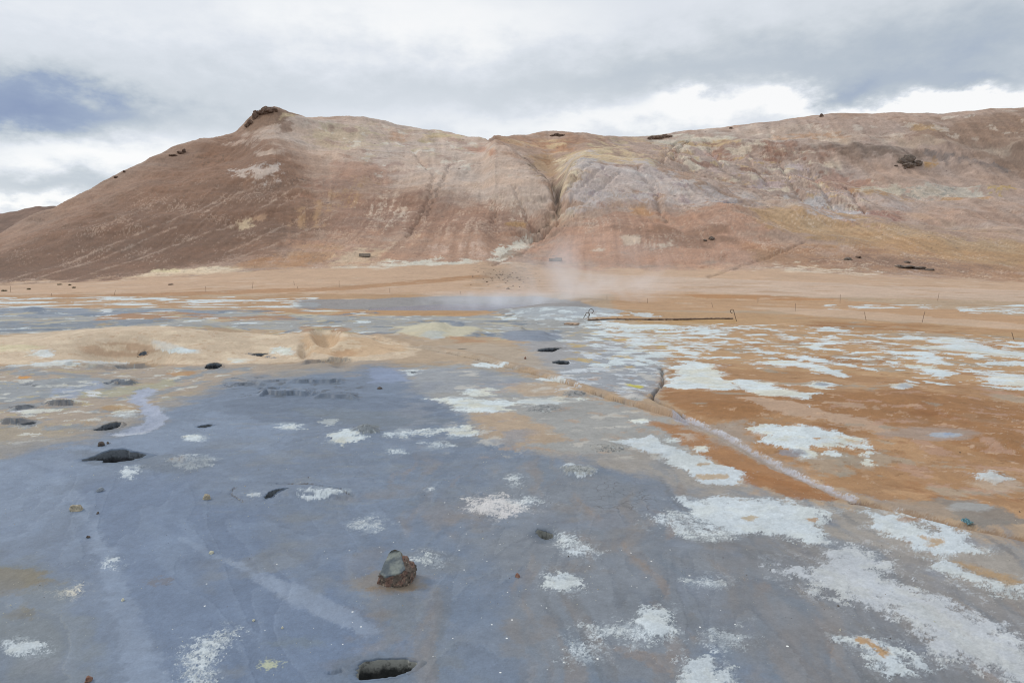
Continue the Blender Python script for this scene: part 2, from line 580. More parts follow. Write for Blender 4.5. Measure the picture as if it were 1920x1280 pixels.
# hill relief: broad lumps, small lumps and rills that follow the fall line
hz = np.zeros((NR, NC))
RIGHT = sstep(UU, 1120, 1300)
for L, a in ((32, 0.8), (16, 0.36), (8, 0.17), (4, 0.08), (2, 0.045), (1, 0.03)):
    hz += a * (1 + ((1.0 if L >= 8 else .4) * sstep(VV, 235, 275) - .25) * RIGHT) * octave(WL.index(L), 4)
r0 = int(np.searchsorted(Y, 128))
r1 = int(np.searchsorted(Y, 452))
sub = slice(r0, r1)
zb = (BZ + HZ)[sub]
zs = np.gradient(zb, S, axis=1)
zy = np.gradient(zb, Y[sub], axis=0)
gx = zs / YY[sub]
gy = zy - zs * SS[sub] / YY[sub]
gm = np.sqrt(gx * gx + gy * gy) + 1e-3
dx, dy = -gx / gm, -gy / gm
RI = np.arange(r1 - r0, dtype=float)


def lic(tex, steps, step):
    acc = tex.copy()
    for sgn in (1, -1):
        x, y = XX[sub].copy(), YY[sub].copy()
        ci = np.broadcast_to(np.arange(NC), x.shape).astype(np.int64)
        ri = np.broadcast_to(np.arange(r1 - r0)[:, None], x.shape).astype(np.int64)
        for _ in range(steps):
            x += sgn * step * dx[ri, ci]
            y += sgn * step * dy[ri, ci]
            ci = np.clip(np.round(np.interp(x / y, S, np.arange(NC))), 0, NC - 1).astype(np.int64)
            ri = np.clip(np.round(np.interp(y, Y[sub], RI)), 0, r1 - r0 - 1).astype(np.int64)
            acc += tex[ri, ci]
    a = acc / (2 * steps + 1)
    return (a - a.mean()) / a.std()


STR = np.zeros((NR, NC))
STR2 = np.zeros((NR, NC))
STR[sub] = lic(nz(3, 14, 6).full()[sub].astype(float), 16, 1.6)
STR2[sub] = lic((octave(4, 7) + 0.7 * octave(3, 7))[sub].astype(float), 14, 3.0)
hz += 0.06 * STR + STR2 * (.08 + .26 * sstep(UU, 1180, 1280) * (1 - sstep(UU, 1600, 1720)) * sstep(VV, 250, 275) * (1 - sstep(VV, 390, 420)))
HZ += hz * sstep(YY, 150, 185) * (0.35 + 0.65 * sstep(BZ, 6, 22))

# ------------------------------------------------------------------ mineral colours painted on the ground
KILL = np.array([1.27, 1.26, 1.27])   # light falling on open ground: turns a photographed tone into a base colour


def alb(hx):
    return np.clip(srgb(hx) / KILL, 0.01, 0.86)


C = np.zeros((NR, NC, 3))
C[:] = alb('#B0977C')
SPECK = np.zeros((NR, NC))
CRACK = np.zeros((NR, NC))
WET = np.zeros((NR, NC))
WHITE = np.zeros((NR, NC))


def paint(pts, col, a=1.0, soft=6, namp=8, lo=3, hi=48, seed=0, line=None, k=None, wet=None):
    idx, m = mask(pts, soft, namp, lo, hi, seed, line, k)
    m = (m * a)[:, None]
    C[idx] = C[idx] * (1 - m) + alb(col) * m
    if wet is not None:
        WET[idx] = WET[idx] * (1 - m[:, 0]) + wet * m[:, 0]


def white(pts, a=0.95, namp=9, soft=None, lo=2, hi=40, seed=2, col='#D2DBDE', line=None, fleck=0.0):
    """crust of white salts with a powdery edge; fleck > 0 thins it out to loose grains"""
    vm = sum(p[1] for p in pts) / len(pts)
    if soft is None:
        if col == '#D2DBDE' and vm > 850:
            col = '#C9D1D6'
        soft = float(np.interp(vm, [650, 800, 950, 1150], [2.0, 4.5, 15.0, 22.0]))
    if a > .55:
        idx, m0 = mask(pts, soft * 2 + 5, namp * 1.6, lo, hi * 1.5, seed + 1, line)
        m = sstep(.75 * m0 + (.22 * nz(1.8, 7, 18, .3)[idx] + .15 * nz(6, 30, 19)[idx]) * (m0 > .02) - .35, -.1, .4) * .38 * a
        C[idx] = C[idx] * (1 - m[:, None]) + alb(col) * m[:, None]
    idx, m0 = mask(pts, soft, namp, lo, hi, seed, line)
    g = nz(1.8, 7, 8, .3)[idx]
    mid = nz(5, 28, 9)[idx]
    if fleck > 0:
        m = sstep((.92 - .42 * fleck) * m0 + (.30 * g + .20 * mid) * (m0 > .02) - .5, -.24, .36)
    else:
        edge = 1 - np.abs(2 * m0 - 1)
        m = sstep(m0 + (.42 * g + .20 * mid) * edge, .25, .78)
        m = m * (1 - (.28 + .3 * (fleck < -.3)) * sstep(mid + .5 * g, .55, 1.7))
    m = m * a
    v = 1 + 0.05 * mid + .06 * g - .12 * sstep(g + mid, 1.6, 2.6)
    tn = (1.0 if vm < 850 else .3) * sstep(nz(25, 160, 20)[idx] + .5 * nz(6, 40, 21)[idx], -.6, 1.0)[:, None]
    wc = alb(col)[None] * (1 - tn) + alb('#D3D3C6')[None] * tn * (.98 if vm < 850 else .93)
    C[idx] = C[idx] * (1 - m[:, None]) + np.clip(wc * v[:, None], 0, .82) * m[:, None]
    WHITE[idx] = np.maximum(WHITE[idx], m)
    WET[idx] *= (1 - m)


def scatter_white(pts, thr, a=0.95, soft=20, lo=3, hi=60, seed=10, col='#D0D9DB', sharp=.22, k=None):
    idx, m = mask(pts, soft, 0, k=k)
    n = nz(lo, hi, seed)[idx]
    mm = m * sstep(n, thr, thr + sharp) * (m > 0.02)
    mm = sstep(n - (1 - m) * 1.5, thr, thr + sharp) * a
    mm = mm * (1 - .3 * sstep(nz(3, 20, 9)[idx], .4, 1.5))
    C[idx] = C[idx] * (1 - mm[:, None]) + alb(col) * mm[:, None]
    WHITE[idx] = np.maximum(WHITE[idx], mm)


FLOWS = {}


def flow(w, seed, slant=0.0, stretch=6.0):
    """noise drawn out towards the camera side, the way the thin mud has run"""
    key = (w, seed, slant)
    if key not in FLOWS:
        r_ = slice(0, int(np.searchsorted(Y, 13)))
        wx = XX[r_] + slant * YY[r_] + .25 * w * octave(6, 5)[r_]
        f_ = np.zeros((NR, NC), np.float32)
        f_[r_] = sum(gnoise(wx / (w * q), YY[r_] / (w * q * stretch), seed + int(9 * q)) * q ** .8 for q in (1.0, .5, .25, .12)) / 1.4
        FLOWS[key] = f_
    return FLOWS[key]


def mottle(pts, col, thr, a=0.7, soft=20, lo=6, hi=90, seed=11, sharp=0.6, k=None, tex=None):
    idx, m = mask(pts, soft, 0, k=k)
    mm = m * sstep((nz(lo, hi, seed) if tex is None else tex)[idx], thr, thr + sharp) * a
    C[idx] = C[idx] * (1 - mm[:, None]) + alb(col) * mm[:, None]


BOX = lambda a, b, c, d: [(a, b), (c, b), (c, d), (a, d)]
#PAINT
# ---- far plain
paint(BOX(-900, 440, 2900, 552), '#C0A084', 1, 6, 3)
paint([(-300, 556), (200, 552), (420, 545), (640, 537), (900, 515), (930, 520), (760, 535), (640, 545), (400, 553), (0, 563), (-300, 566)], '#A77B52', .75, 4, 4)
paint([(560, 548), (760, 552), (860, 556), (700, 566), (560, 570), (430, 560)], '#AA8258', .6, 6, 6)
paint([(1080, 512), (1400, 524), (1920, 545), (2600, 575), (2600, 600), (1920, 565), (1500, 556), (1150, 540)], '#C6AC97', .8, 8, 6)
paint([(1150, 548), (1450, 556), (1560, 562), (1700, 572), (1900, 590), (2600, 640), (2600, 660), (1700, 598), (1450, 583), (1150, 580)], '#B8906A', .8, 6, 6)
paint([(1280, 551), (1420, 553), (1600, 562), (1500, 564), (1300, 557)], '#AE7C4C', .75, 3, 4)
paint([(1380, 574), (1560, 580), (1720, 592), (1920, 608), (2400, 640), (2400, 650), (1900, 620), (1700, 602), (1500, 590)], '#C2A58B', .85, 5, 5)
paint(BOX(900, 500, 990, 530), '#8E7A66', .5, 14, 16, 3, 20)
mottle(BOX(880, 500, 1020, 548), '#7E6A58', .9, .7, 10, 2, 12, 21, .4)
mottle(BOX(-300, 530, 2300, 575), '#A9845F', .5, .45, 8, 10, 120, 12, .8)
paint([(1100, 580), (1500, 590), (1950, 620), (2600, 690), (2600, 720), (1900, 640), (1400, 605), (1100, 600)], '#B48E66', .8, 6, 6)
mottle(BOX(-300, 520, 2300, 575), '#CDB7A2', .6, .5, 8, 6, 90, 13, .8)
# ---- left middle: grey and yellowish flats behind the mound
paint(BOX(-300, 556, 640, 578), '#AE8A66', .8, 6, 6)
scatter_white(BOX(-200, 556, 600, 578), .1, .9, 10, 12, 120, 14)
paint([(-300, 580), (80, 578), (300, 578), (560, 590), (760, 592), (1000, 590), (1120, 600), (1150, 640), (1000, 640), (780, 625), (560, 620), (300, 612), (-300, 640)], '#9A9C9C', .9, 5, 8, 3, 80)
paint([(-200, 580), (90, 576), (220, 580), (440, 582), (420, 590), (200, 592), (-200, 596)], '#7F8A9A', .7, 5, 8)
paint([(-200, 600), (100, 605), (300, 597), (330, 603), (180, 615), (-200, 632)], '#78828F', .7, 4, 8)
paint([(185, 590), (320, 585), (420, 590), (330, 597), (180, 602)], '#A47A54', .85, 3, 6)
paint([(360, 594), (540, 590), (560, 600), (420, 602)], '#A57C57', .8, 3, 6)
paint([(560, 612), (660, 614), (640, 622), (570, 620)], '#A88360', .8, 3, 6)
paint([(480, 576), (760, 580), (930, 583), (880, 592), (700, 592), (500, 588)], '#B0875E', .85, 4, 6)
mottle(BOX(-200, 578, 1000, 640), '#BFB496', .45, .6, 10, 12, 80, 15, .7)
mottle(BOX(-200, 578, 1100, 640), '#6F7A88', .6, .8, 10, 12, 90, 16, .5)
mottle(BOX(-200, 578, 1100, 640), '#AE9464', 1.0, .6, 10, 10, 60, 17, .4)
scatter_white(BOX(-200, 580, 1150, 640), .95, .85, 12, 10, 70, 18)
white([(570, 580), (640, 582), (660, 584), (580, 585)], .9, 6)
# ---- pool surroundings
paint([(560, 562), (700, 560), (820, 556), (1000, 555), (1090, 566), (1130, 580), (1060, 590), (760, 585), (700, 580), (560, 578)], '#8C8C8E', .85, 5, 6)
paint(ell(1060, 586, 110, 12), '#A9AFB4', .8, 6, 8)
scatter_white(ell(1040, 588, 140, 13), .5, .7, 10, 8, 50, 19)
paint([(740, 580), (880, 581), (940, 584), (860, 592), (700, 590)], '#B18A61', .9, 3, 4)
# ---- beige mound
paint([(560, 630), (760, 628), (1000, 650), (960, 690), (700, 690)], '#B09B84', .8, 10, 6)
mound = [(-300, 640), (0, 632), (120, 618), (210, 611), (300, 613), (420, 622), (520, 626), (590, 618), (680, 626), (740, 640), (800, 655), (760, 672), (680, 680), (560, 676), (430, 684), (330, 680), (200, 678), (0, 684), (-300, 690)]
paint(mound, '#CBB69D', .95, 6, 6)
paint([(560, 622), (700, 632), (780, 655), (680, 668), (580, 660)], '#CBAA86', .7, 8, 8)
paint(ell(225, 655, 75, 13), '#B3967B', .85, 10, 6)
paint(ell(640, 660, 25, 12), '#B8926F', .7, 6, 6)
paint([(-300, 645), (0, 645), (90, 650), (60, 660), (-300, 665)], '#CFC3A0', .8, 8, 6)
mottle(mound, '#DCC9AE', .3, .6, 10, 4, 60, 20, .6)
mottle(mound, '#B7977A', .8, .6, 10, 2, 20, 21, .5)
paint([(280, 636), (330, 645), (370, 660), (300, 655)], '#CFCDC6', .7, 8, 6)
white(ell(335, 656, 24, 4)), white(ell(530, 655, 19, 7)), white(ell(445, 675, 16, 4), .8), white(ell(80, 664, 22, 6), .7, fleck=.0)
white([(0, 688), (40, 684), (80, 678), (150, 676), (130, 686), (60, 695), (0, 694)], .75, 14)
white(ell(190, 682, 40, 7), .6, 14)
paint(ell(820, 619, 78, 14), '#CCC3A8', .8, 6, 8)
paint(ell(815, 628, 22, 8), '#B3B7B4', .7, 5, 6)
paint([(835, 628), (880, 636), (930, 645), (860, 645)], '#B18A68', .8, 5, 6)
paint(ell(996, 631, 58, 11), '#7E8796', .85, 6, 6)
paint(ell(858, 608, 16, 6), '#7C8592', .85, 3, 4)
paint(ell(65, 580, 20, 5), '#6F7A8A', .85, 3, 3)
paint(ell(200, 582, 11, 4), '#C6CACB', .9, 3, 3)
# ---- left foreground strip between mound and mud
paint([(-400, 692), (0, 692), (560, 684), (760, 680), (960, 690), (900, 760), (700, 800), (300, 900), (-400, 960)], '#A8957F', 1, 20, 6)
paint([(-300, 690), (0, 690), (200, 684), (420, 682), (560, 680), (740, 676), (760, 690), (680, 700), (480, 705), (360, 742), (300, 770), (180, 812), (0, 865), (-300, 900)], '#A39587', .9, 12, 12)
paint([(-200, 725), (60, 712), (180, 705), (240, 712), (150, 735), (60, 745), (-200, 770)], '#8E979F', .75, 6, 10)
paint([(100, 725), (180, 712), (190, 722), (130, 745), (90, 740)], '#97A0B2', .85, 4, 6)
paint([(150, 728), (250, 716), (330, 704), (330, 716), (240, 735), (150, 745)], '#A6A48C', .7, 6, 8)
paint([(-100, 800), (60, 795), (180, 790), (160, 812), (0, 862), (-100, 870)], '#9F9484', .8, 16, 16)
paint([(230, 782), (290, 778), (280, 792), (200, 797), (150, 790)], '#A98F6C', .7, 8, 10)
paint([(300, 735), (420, 720), (400, 732), (330, 750)], '#A59379', .7, 8, 10)
paint(ell(345, 697, 22, 4), '#B48A5E', .8, 4, 5)
paint(ell(42, 707, 12, 3), '#C58B44', .9, 3, 4)
mottle([(-200, 690), (330, 684), (480, 684), (460, 705), (330, 745), (180, 810), (-200, 880)], '#C9C9C2', .65, .75, 10, 4, 50, 22, .45)
mottle([(-200, 690), (330, 684), (480, 684), (460, 705), (330, 745), (180, 810), (-200, 880)], '#868D94', .25, .75, 10, 6, 80, 23, .7)
mottle([(-200, 690), (330, 684), (460, 700), (330, 745), (180, 810), (-200, 880)], '#B5A578', 1.1, .6, 10, 3, 40, 24, .4)
white([(18, 769), (55, 765), (113, 762), (122, 765), (93, 769), (50, 775)], .8, 3, 2, col='#C6CBD6')
white(ell(175, 731, 12, 2), .9, 4, col='#CDD0D6'), white(ell(172, 737, 10, 2.4), .9, 4, col='#CDD0D6')
white(ell(240, 772, 28, 8), .85, 10, fleck=.35)
paint(ell(225, 762, 40, 5), '#A8834E', .6, 5, 6)
white(ell(300, 765, 14, 4), .7, 6)
for (U, V, a, b) in ((110, 752, 28, 5), (45, 760, 26, 4), (50, 790, 22, 5), (20, 790, 20, 4), (230, 713, 26, 2), (58, 720, 10, 2)):
    paint(ell(U, V, a, b), '#5C6168', .8, 3, 6, 2, 20)
paint(ell(110, 751, 20, 2.5), '#7B7A55', .7, 3, 5)
# ---- blue grey mud
mud = [(-300, 905), (0, 862), (120, 832), (190, 814), (262, 800), (300, 772), (360, 745), (430, 716), (500, 706), (640, 700), (690, 690), (745, 690), (770, 705), (810, 740), (850, 762), (880, 790), (880, 815), (960, 840), (1080, 870), (1200, 890), (1290, 920), (1420, 1000), (1560, 1080), (1700, 1180), (1900, 1290), (2000, 1400), (-300, 1400)]
paint([(700, 690), (900, 685), (1050, 720), (1180, 770), (1300, 840), (1420, 920), (1640, 950), (1920, 1030), (2600, 1150), (2600, 1400), (500, 1400), (700, 900)], '#9C9791', .9, 25, 20)
paint([(-300, 860), (120, 815), (300, 750), (440, 705), (560, 690), (700, 690), (600, 760), (300, 860), (-300, 940)], '#8F8D8B', .8, 34, 16)
paint(mud, '#748296', .97, 34, 18, 4, 80, wet=.8)
paint([(1250, 960), (1500, 1000), (1700, 1040), (1920, 1120), (2300, 1300), (1900, 1400), (1500, 1400), (1300, 1150)], '#858383', .85, 50, 30, 8, 200)
paint([(900, 870), (1200, 890), (1350, 950), (1400, 1100), (1300, 1280), (1000, 1280), (900, 1050)], '#85888D', .8, 60, 40, 8, 200)
paint([(0, 870), (140, 838), (300, 800), (480, 760), (560, 800), (520, 860), (380, 830), (280, 850), (120, 900), (60, 1010), (-60, 1000)], '#8290A5', .8, 25, 20, 6, 120)
paint([(140, 900), (300, 880), (480, 960), (500, 1060), (640, 1130), (740, 1210), (620, 1290), (300, 1320), (250, 1150), (180, 1050)], '#6F7F98', .85, 30, 25, 8, 200)
paint([(480, 745), (640, 745), (780, 748), (870, 785), (800, 805), (640, 790), (520, 775)], '#6B788B', .9, 12, 10)
paint([(430, 748), (520, 738), (640, 740), (760, 745), (840, 762), (884, 793), (862, 806), (740, 810), (600, 800), (500, 790), (420, 772)], '#6B788B', .75, 7, 9)
paint([(560, 765), (740, 770), (860, 792), (740, 808), (600, 790)], '#788189', .6, 16, 14)
paint([(-60, 1030), (60, 1050), (140, 1120), (180, 1200), (160, 1300), (-60, 1320)], '#7E8488', .85, 30, 20, 6, 100)
paint([(-40, 1060), (60, 1065), (110, 1090), (40, 1110), (-40, 1115)], '#83775E', .8, 16, 14)
paint(ell(40, 1150, 30, 12), '#7F7660', .7, 10, 10), paint(ell(85, 1250, 60, 14), '#858A92', .6, 14, 12)
paint([(640, 1080), (740, 1075), (800, 1110), (830, 1180), (760, 1200), (680, 1130)], '#878888', .6, 24, 20)
paint([(640, 1050), (720, 1020), (700, 1100), (650, 1110)], '#8D8478', .5, 14, 12)
BOULDER_HALO = ell(728, 1094, 66, 22)
paint([(430, 1050), (520, 1090), (640, 1140), (720, 1190), (640, 1180), (520, 1120)], '#8B98AD', .7, 12, 10)
paint([(600, 1040), (650, 1050), (660, 1130), (700, 1190), (640, 1170), (600, 1110)], '#64758F', .6, 16, 14)
paint([(320, 770), (480, 738), (640, 735), (780, 742), (865, 768), (888, 795)], '#8492A8', .5, 6, 6, line=5)
paint([(700, 1200), (900, 1180), (1000, 1240), (960, 1300), (780, 1300)], '#808C9F', .6, 30, 24)
paint([(90, 870), (145, 835), (160, 850), (110, 900)], '#8E9AAE', .5, 12, 8)
mottle(BOX(380, 830, 900, 1280), '#838689', .35, .6, 40, 20, 240, 25, 1.0)
mottle(BOX(620, 860, 1500, 1290), '#8D847D', .35, .5, 60, 14, 220, 26, .9)
mottle(BOX(760, 850, 1900, 1290), '#7F8795', .5, .5, 60, 14, 220, 27, 1.0)
mottle(BOX(1000, 1000, 1500, 1290), '#998576', .8, .5, 60, 14, 160, 28, .8)
mottle(BOX(1250, 980, 1920, 1290), '#7E7C7A', .6, .5, 60, 14, 220, 29, .9)
near = BOX(720, 860, 1960, 1300)
mottle(near, '#75818F', .15, .55, 60, sharp=.9, tex=flow(.5, 3, -.05))
mottle(near, '#90857D', .35, .55, 60, sharp=.8, tex=flow(.45, 13, -.05))
mottle(near, '#6F7276', .5, .5, 60, sharp=.8, tex=flow(.3, 23, .05))
mottle(near, '#9B8676', 1.0, .45, 60, sharp=.7, tex=flow(.35, 33, 0))
def sheets(pts, freq, slant, w, stretch, dark, light, a, seed):
    """overlapping flows of thin mud: each has one sharp edge and fades away behind it"""
    idx, m = mask(pts, 60, 20)
    wx_, wy_ = XX[idx] + slant * YY[idx], YY[idx] / stretch
    wx_ = wx_ + .5 * w * gnoise(wx_ / w / 1.3, wy_ / w / 1.3, seed + 40) + .10 * w * gnoise(wx_ / w * 3, wy_ / w * 3, seed + 41)
    t = (gnoise(wx_ / w, wy_ / w, seed) + .4 * gnoise(wx_ / w * 2.3, wy_ / w * 2.3, seed + 3)) * freq + .035 * nz(3, 30, seed)[idx]
    f = t - np.floor(t)
    edge = sstep(f, 0, .06)
    v = (1 - f) * edge
    wv = (m * a * sstep(v, .35, 1.0))[:, None]
    C[idx] = C[idx] * (1 - wv) + alb(light) * wv
    wd = (m * a * sstep(f, .72, .99))[:, None]
    C[idx] = C[idx] * (1 - wd) + alb(dark) * wd
    HZ[idx] += .003 * m * v


paint([(95, 890), (165, 985), (195, 1100), (240, 1300), (330, 1300), (262, 1150), (218, 1040), (150, 925)], '#8D9AAE', .7, 12, 10)
paint([(425, 1052), (520, 1085), (640, 1135), (725, 1192), (690, 1200), (600, 1160), (500, 1108)], '#929EB1', .75, 7, 6)
paint([(330, 1005), (372, 1015), (410, 1045), (398, 1050), (360, 1025)], '#8E9BAF', .6, 5, 4)
sheets([(-60, 860), (300, 800), (560, 850), (800, 1000), (800, 1300), (-60, 1300)], .75, .55, 1.1, 3.0, '#6A788F', '#8795AA', .28, 5)
sheets([(320, 745), (860, 745), (980, 860), (1000, 1000), (600, 950), (300, 860)], .8, .2, 1.3, 1.2, '#737F90', '#8794A6', .35, 7)
sheets([(780, 880), (1300, 930), (1960, 1150), (1960, 1300), (780, 1300)], 1.0, -.15, .8, 3.5, '#6C7480', '#8E949C', .3, 9)
left = [(60, 880), (560, 850), (760, 960), (760, 1300), (-40, 1300), (-40, 1000)]
mottle(left, '#8392A8', .4, .45, 50, sharp=.8, tex=flow(.6, 43, .55, 5.0))
mottle(left, '#677893', .5, .4, 50, sharp=1.0, tex=flow(.8, 53, .55, 4.0))
mottle(BOX(380, 760, 900, 960), '#858A8F', .5, .45, 30, sharp=.8, tex=flow(.6, 63, .1, .35))
# ---- grey beige plateau right of the mud, bank of the fissure
plate = [(740, 690), (900, 690), (1000, 705), (1100, 738), (1260, 785), (1340, 830), (1280, 850), (1160, 820), (1180, 850), (1000, 850), (900, 825), (880, 790), (850, 762), (800, 740), (760, 700)]
paint(plate, '#9D9C99', .9, 18, 16)
paint([(740, 692), (860, 690), (1000, 715), (940, 735), (800, 735)], '#96999E', .85, 14, 12)
paint([(880, 780), (960, 775), (1020, 800), (1060, 830), (960, 845), (900, 820)], '#B29A80', .85, 14, 12)
paint([(930, 722), (1050, 715), (1120, 735), (1080, 745), (980, 740)], '#B79E83', .7, 10, 10)
paint([(1210, 790), (1290, 800), (1420, 860), (1540, 905), (1600, 935), (1500, 920), (1400, 890), (1280, 835)], '#A1744C', .95, 8, 6)
paint([(1360, 865), (1480, 900), (1590, 938), (1500, 935), (1400, 900)], '#9A6A40', .9, 8, 6)
paint([(1040, 690), (1150, 660), (1240, 690), (1240, 735), (1180, 745), (1080, 720)], '#8F949C', .8, 10, 12)
paint([(980, 640), (1150, 640), (1240, 660), (1250, 700), (1180, 735), (1060, 715), (980, 690)], '#979BA1', .8, 10, 12)
paint([(760, 650), (920, 648), (1010, 668), (1040, 700), (960, 690), (860, 670)], '#B0A08E', .8, 10, 10)
for off in (0,):
    paint([(a, b - 5) for a, b in fis], '#AD957C', .75, 5, 5, line=11)
    paint([(a, b + 1.5) for a, b in fis], '#5A4A3E', .6, 1.0, 1.2, line=.8)
paint([(1165, 745), (1250, 765), (1275, 783), (1220, 778)], '#A98F76', .85, 5, 5)
paint(ell(1188, 746, 22, 7), '#BDBAB6', .85, 6, 6)
scatter_white(BOX(1040, 620, 1260, 740), .45, .85, 20, 3, 60, 30, '#C6CBD0')
scatter_white(BOX(1090, 600, 1320, 700), .42, .9, 24, 3, 70, 31)
mottle(BOX(1060, 605, 1300, 690), '#BFA15E', .7, .7, 16, 3, 50, 32, .4)
mottle(BOX(840, 690, 1300, 860), '#C8C2B8', .6, .6, 24, 6, 90, 33, .6)
mottle(BOX(900, 700, 1300, 860), '#B2947A', .7, .5, 24, 4, 70, 34, .6)
mottle(BOX(740, 690, 1000, 860), '#8C919B', .1, .6, 30, 6, 90, 49, .9)
paint([(1175, 718), (1205, 724), (1200, 729), (1180, 723)], '#C3B94A', .9, 3, 3)
# ---- orange flats on the right
orange = [(1290, 600), (1450, 592), (1700, 605), (1950, 625), (2700, 700), (2700, 1100), (1950, 990), (1800, 960), (1640, 935), (1540, 900), (1400, 838), (1290, 788), (1240, 740), (1250, 690), (1280, 640)]
paint(orange, '#A67D55', .9, 10, 8)
paint([(1290, 600), (1450, 592), (1700, 605), (1950, 625), (2700, 700), (2700, 800), (1950, 730), (1600, 700), (1300, 690), (1260, 660)], '#B7956F', .8, 16, 14)
mottle(orange, '#98693B', .3, .7, 30, 20, 260, 35, 1.2)
mottle(orange, '#B8926C', .45, .7, 30, 8, 140, 36, .7)
mottle(orange, '#A99884', .75, .8, 30, 8, 160, 37, .5)
paint([(1240, 735), (1330, 732), (1450, 742), (1560, 735), (1700, 725), (1800, 740), (1950, 770), (2200, 820), (2200, 900), (1900, 860), (1700, 800), (1500, 770), (1350, 790), (1260, 765)], '#96693F', .75, 14, 12)
paint([(1385, 745), (1450, 745), (1560, 770), (1640, 785), (1700, 815), (1620, 805), (1500, 782), (1420, 762)], '#B79A82', .9, 5, 12, 2, 40)
paint([(1555, 752), (1620, 755), (1640, 765), (1570, 762)], '#B4977E', .8, 5, 9)
paint([(1290, 800), (1400, 790), (1420, 850), (1540, 890), (1450, 870), (1340, 830)], '#A0958A', .7, 12, 12)
mottle([(1520, 740), (1960, 720), (1960, 960), (1700, 900)], '#B3907A', .4, .7, 20, 3, 70, 38, .6)
mottle([(1560, 760), (1960, 740), (1960, 960), (1750, 900)], '#C0A187', 1.1, .8, 20, 2, 36, 39, .5)
mottle(orange, '#C1A083', 1.2, .7, 20, 2, 40, 47, .5)
mottle(orange, '#86603A', 1.0, .55, 20, 2, 40, 48, .6)
mottle(orange, '#9B9080', .9, .75, 20, 10, 130, 53, .6)
mottle(orange, '#8A5A32', .8, .5, 20, 14, 160, 54, .9)
paint(ell(1745, 810, 90, 12), '#A19186', .7, 12, 8)
paint(ell(1772, 811, 34, 4.5), '#A3ABB5', .85, 5, 4)
paint(ell(1778, 810, 12, 2.5), '#8A96AC', .85, 3, 3)
paint([(1720, 940), (1800, 930), (1900, 960), (1930, 985), (1840, 990), (1760, 965)], '#847F79', .85, 10, 10)
paint([(1620, 935), (1760, 940), (1800, 970), (1740, 970), (1650, 950)], '#A08D7A', .8, 10, 10)
paint(ell(1820, 950, 40, 9), '#A5A6A5', .7, 8, 8)
# stream bed
paint(stream, '#A59D9C', .8, 5, 4, line=9)
paint([(a + 3, b - 2) for a, b in stream], '#B7B5BB', .8, 2.5, 2.2, 6, 50, line=3.2)
paint([(a + 5, b - 5) for a, b in stream], '#CDCDD2', .8, 1.0, 1.2, 6, 40, line=.6)
paint([(a - 3, b + 2) for a, b in stream], '#8B8488', .6, 1.2, 1.2, 6, 40, line=.6)
paint([(a - 6, b + 5) for a, b in stream], '#B9B5B8', .7, 1.2, 1.6, 6, 40, line=.8)
paint([(a + 10, b + 8) for a, b in stream], '#A3907C', .6, 4, 4, line=6)
paint([(1262, 775), (1290, 790), (1284, 796), (1265, 790)], '#A5A3AC', .8, 5, 5)
paint([(1605, 938), (1700, 958), (1800, 985), (1920, 1012)], '#8E7258', .8, 4, 4, line=7)
paint([(1600, 939), (1615, 940)], '#5A4234', .9, 2, 2, line=5)
paint([(1240, 690), (1245, 715), (1232, 730), (1222, 745), (1240, 757), (1262, 768), (1282, 783)], '#8D8784', .6, 4, 4, line=5)
paint(wash, '#A3AABC', .95, 4, 5, line=17)
paint([(215, 812), (280, 806), (262, 812), (215, 818)], '#BFC3CB', .8, 5, 5)
paint([(690, 690), (745, 690), (770, 715), (700, 720)], '#8B98B3', .8, 8, 8)
# ---- white crusts
white([(1244, 719), (1269, 705), (1258, 687), (1291, 680), (1325, 680), (1344, 688), (1322, 691), (1359, 699), (1350, 707), (1369, 713), (1391, 724), (1359, 731), (1291, 730), (1247, 726)], .93, 9)
white([(1380, 710), (1420, 713), (1450, 717), (1447, 723), (1487, 730), (1533, 735), (1507, 747), (1467, 740), (1440, 742), (1410, 733), (1373, 720)])
white([(1507, 717), (1530, 712), (1567, 717), (1553, 727), (1527, 725)]), paint(ell(1541, 718, 12, 3), '#8D929C', .8, 4, 4)
white([(1430, 680), (1453, 672), (1487, 673), (1533, 682), (1567, 698), (1527, 695), (1493, 685), (1460, 684)])
white([(1477, 667), (1513, 665), (1573, 675), (1557, 677), (1513, 672)]), white([(1570, 668), (1613, 670), (1663, 675), (1613, 675)])
white([(1510, 650), (1533, 645), (1573, 640), (1577, 647), (1547, 648), (1527, 653)])
white([(1750, 633), (1800, 635), (1847, 647), (1913, 660), (1960, 672), (1847, 667), (1793, 658), (1723, 655), (1713, 648), (1773, 647)], .85, 14)
white([(1673, 660), (1740, 663), (1760, 673), (1723, 670)]), white([(1680, 687), (1700, 683), (1747, 690), (1790, 703), (1760, 713), (1737, 697), (1707, 691)])
white([(1847, 703), (1890, 703), (1940, 713), (1940, 730), (1853, 722)], .85, 12)
white([(1660, 718), (1700, 716), (1720, 722), (1690, 728)], .8, 8), paint(ell(1695, 722, 14, 4), '#A7ABB2', .8, 5, 5)
white([(1407, 805), (1427, 797), (1480, 798), (1503, 797), (1527, 802), (1563, 810), (1587, 818), (1620, 820), (1623, 833), (1640, 845), (1633, 852), (1633, 870), (1620, 863), (1620, 843), (1607, 840), (1573, 833), (1557, 840), (1523, 837), (1537, 860), (1513, 858), (1480, 843), (1420, 832), (1443, 820), (1413, 812)], .95, 9)
paint(ell(1485, 850, 26, 6), '#8D8C92', .8, 6, 6), paint(ell(1532, 823, 8, 3), '#B58E62', .9, 3, 4), white(ell(1560, 850, 20, 5))
paint([(1575, 818), (1600, 822), (1615, 835), (1590, 830)], '#BC9052', .5, 4, 8)
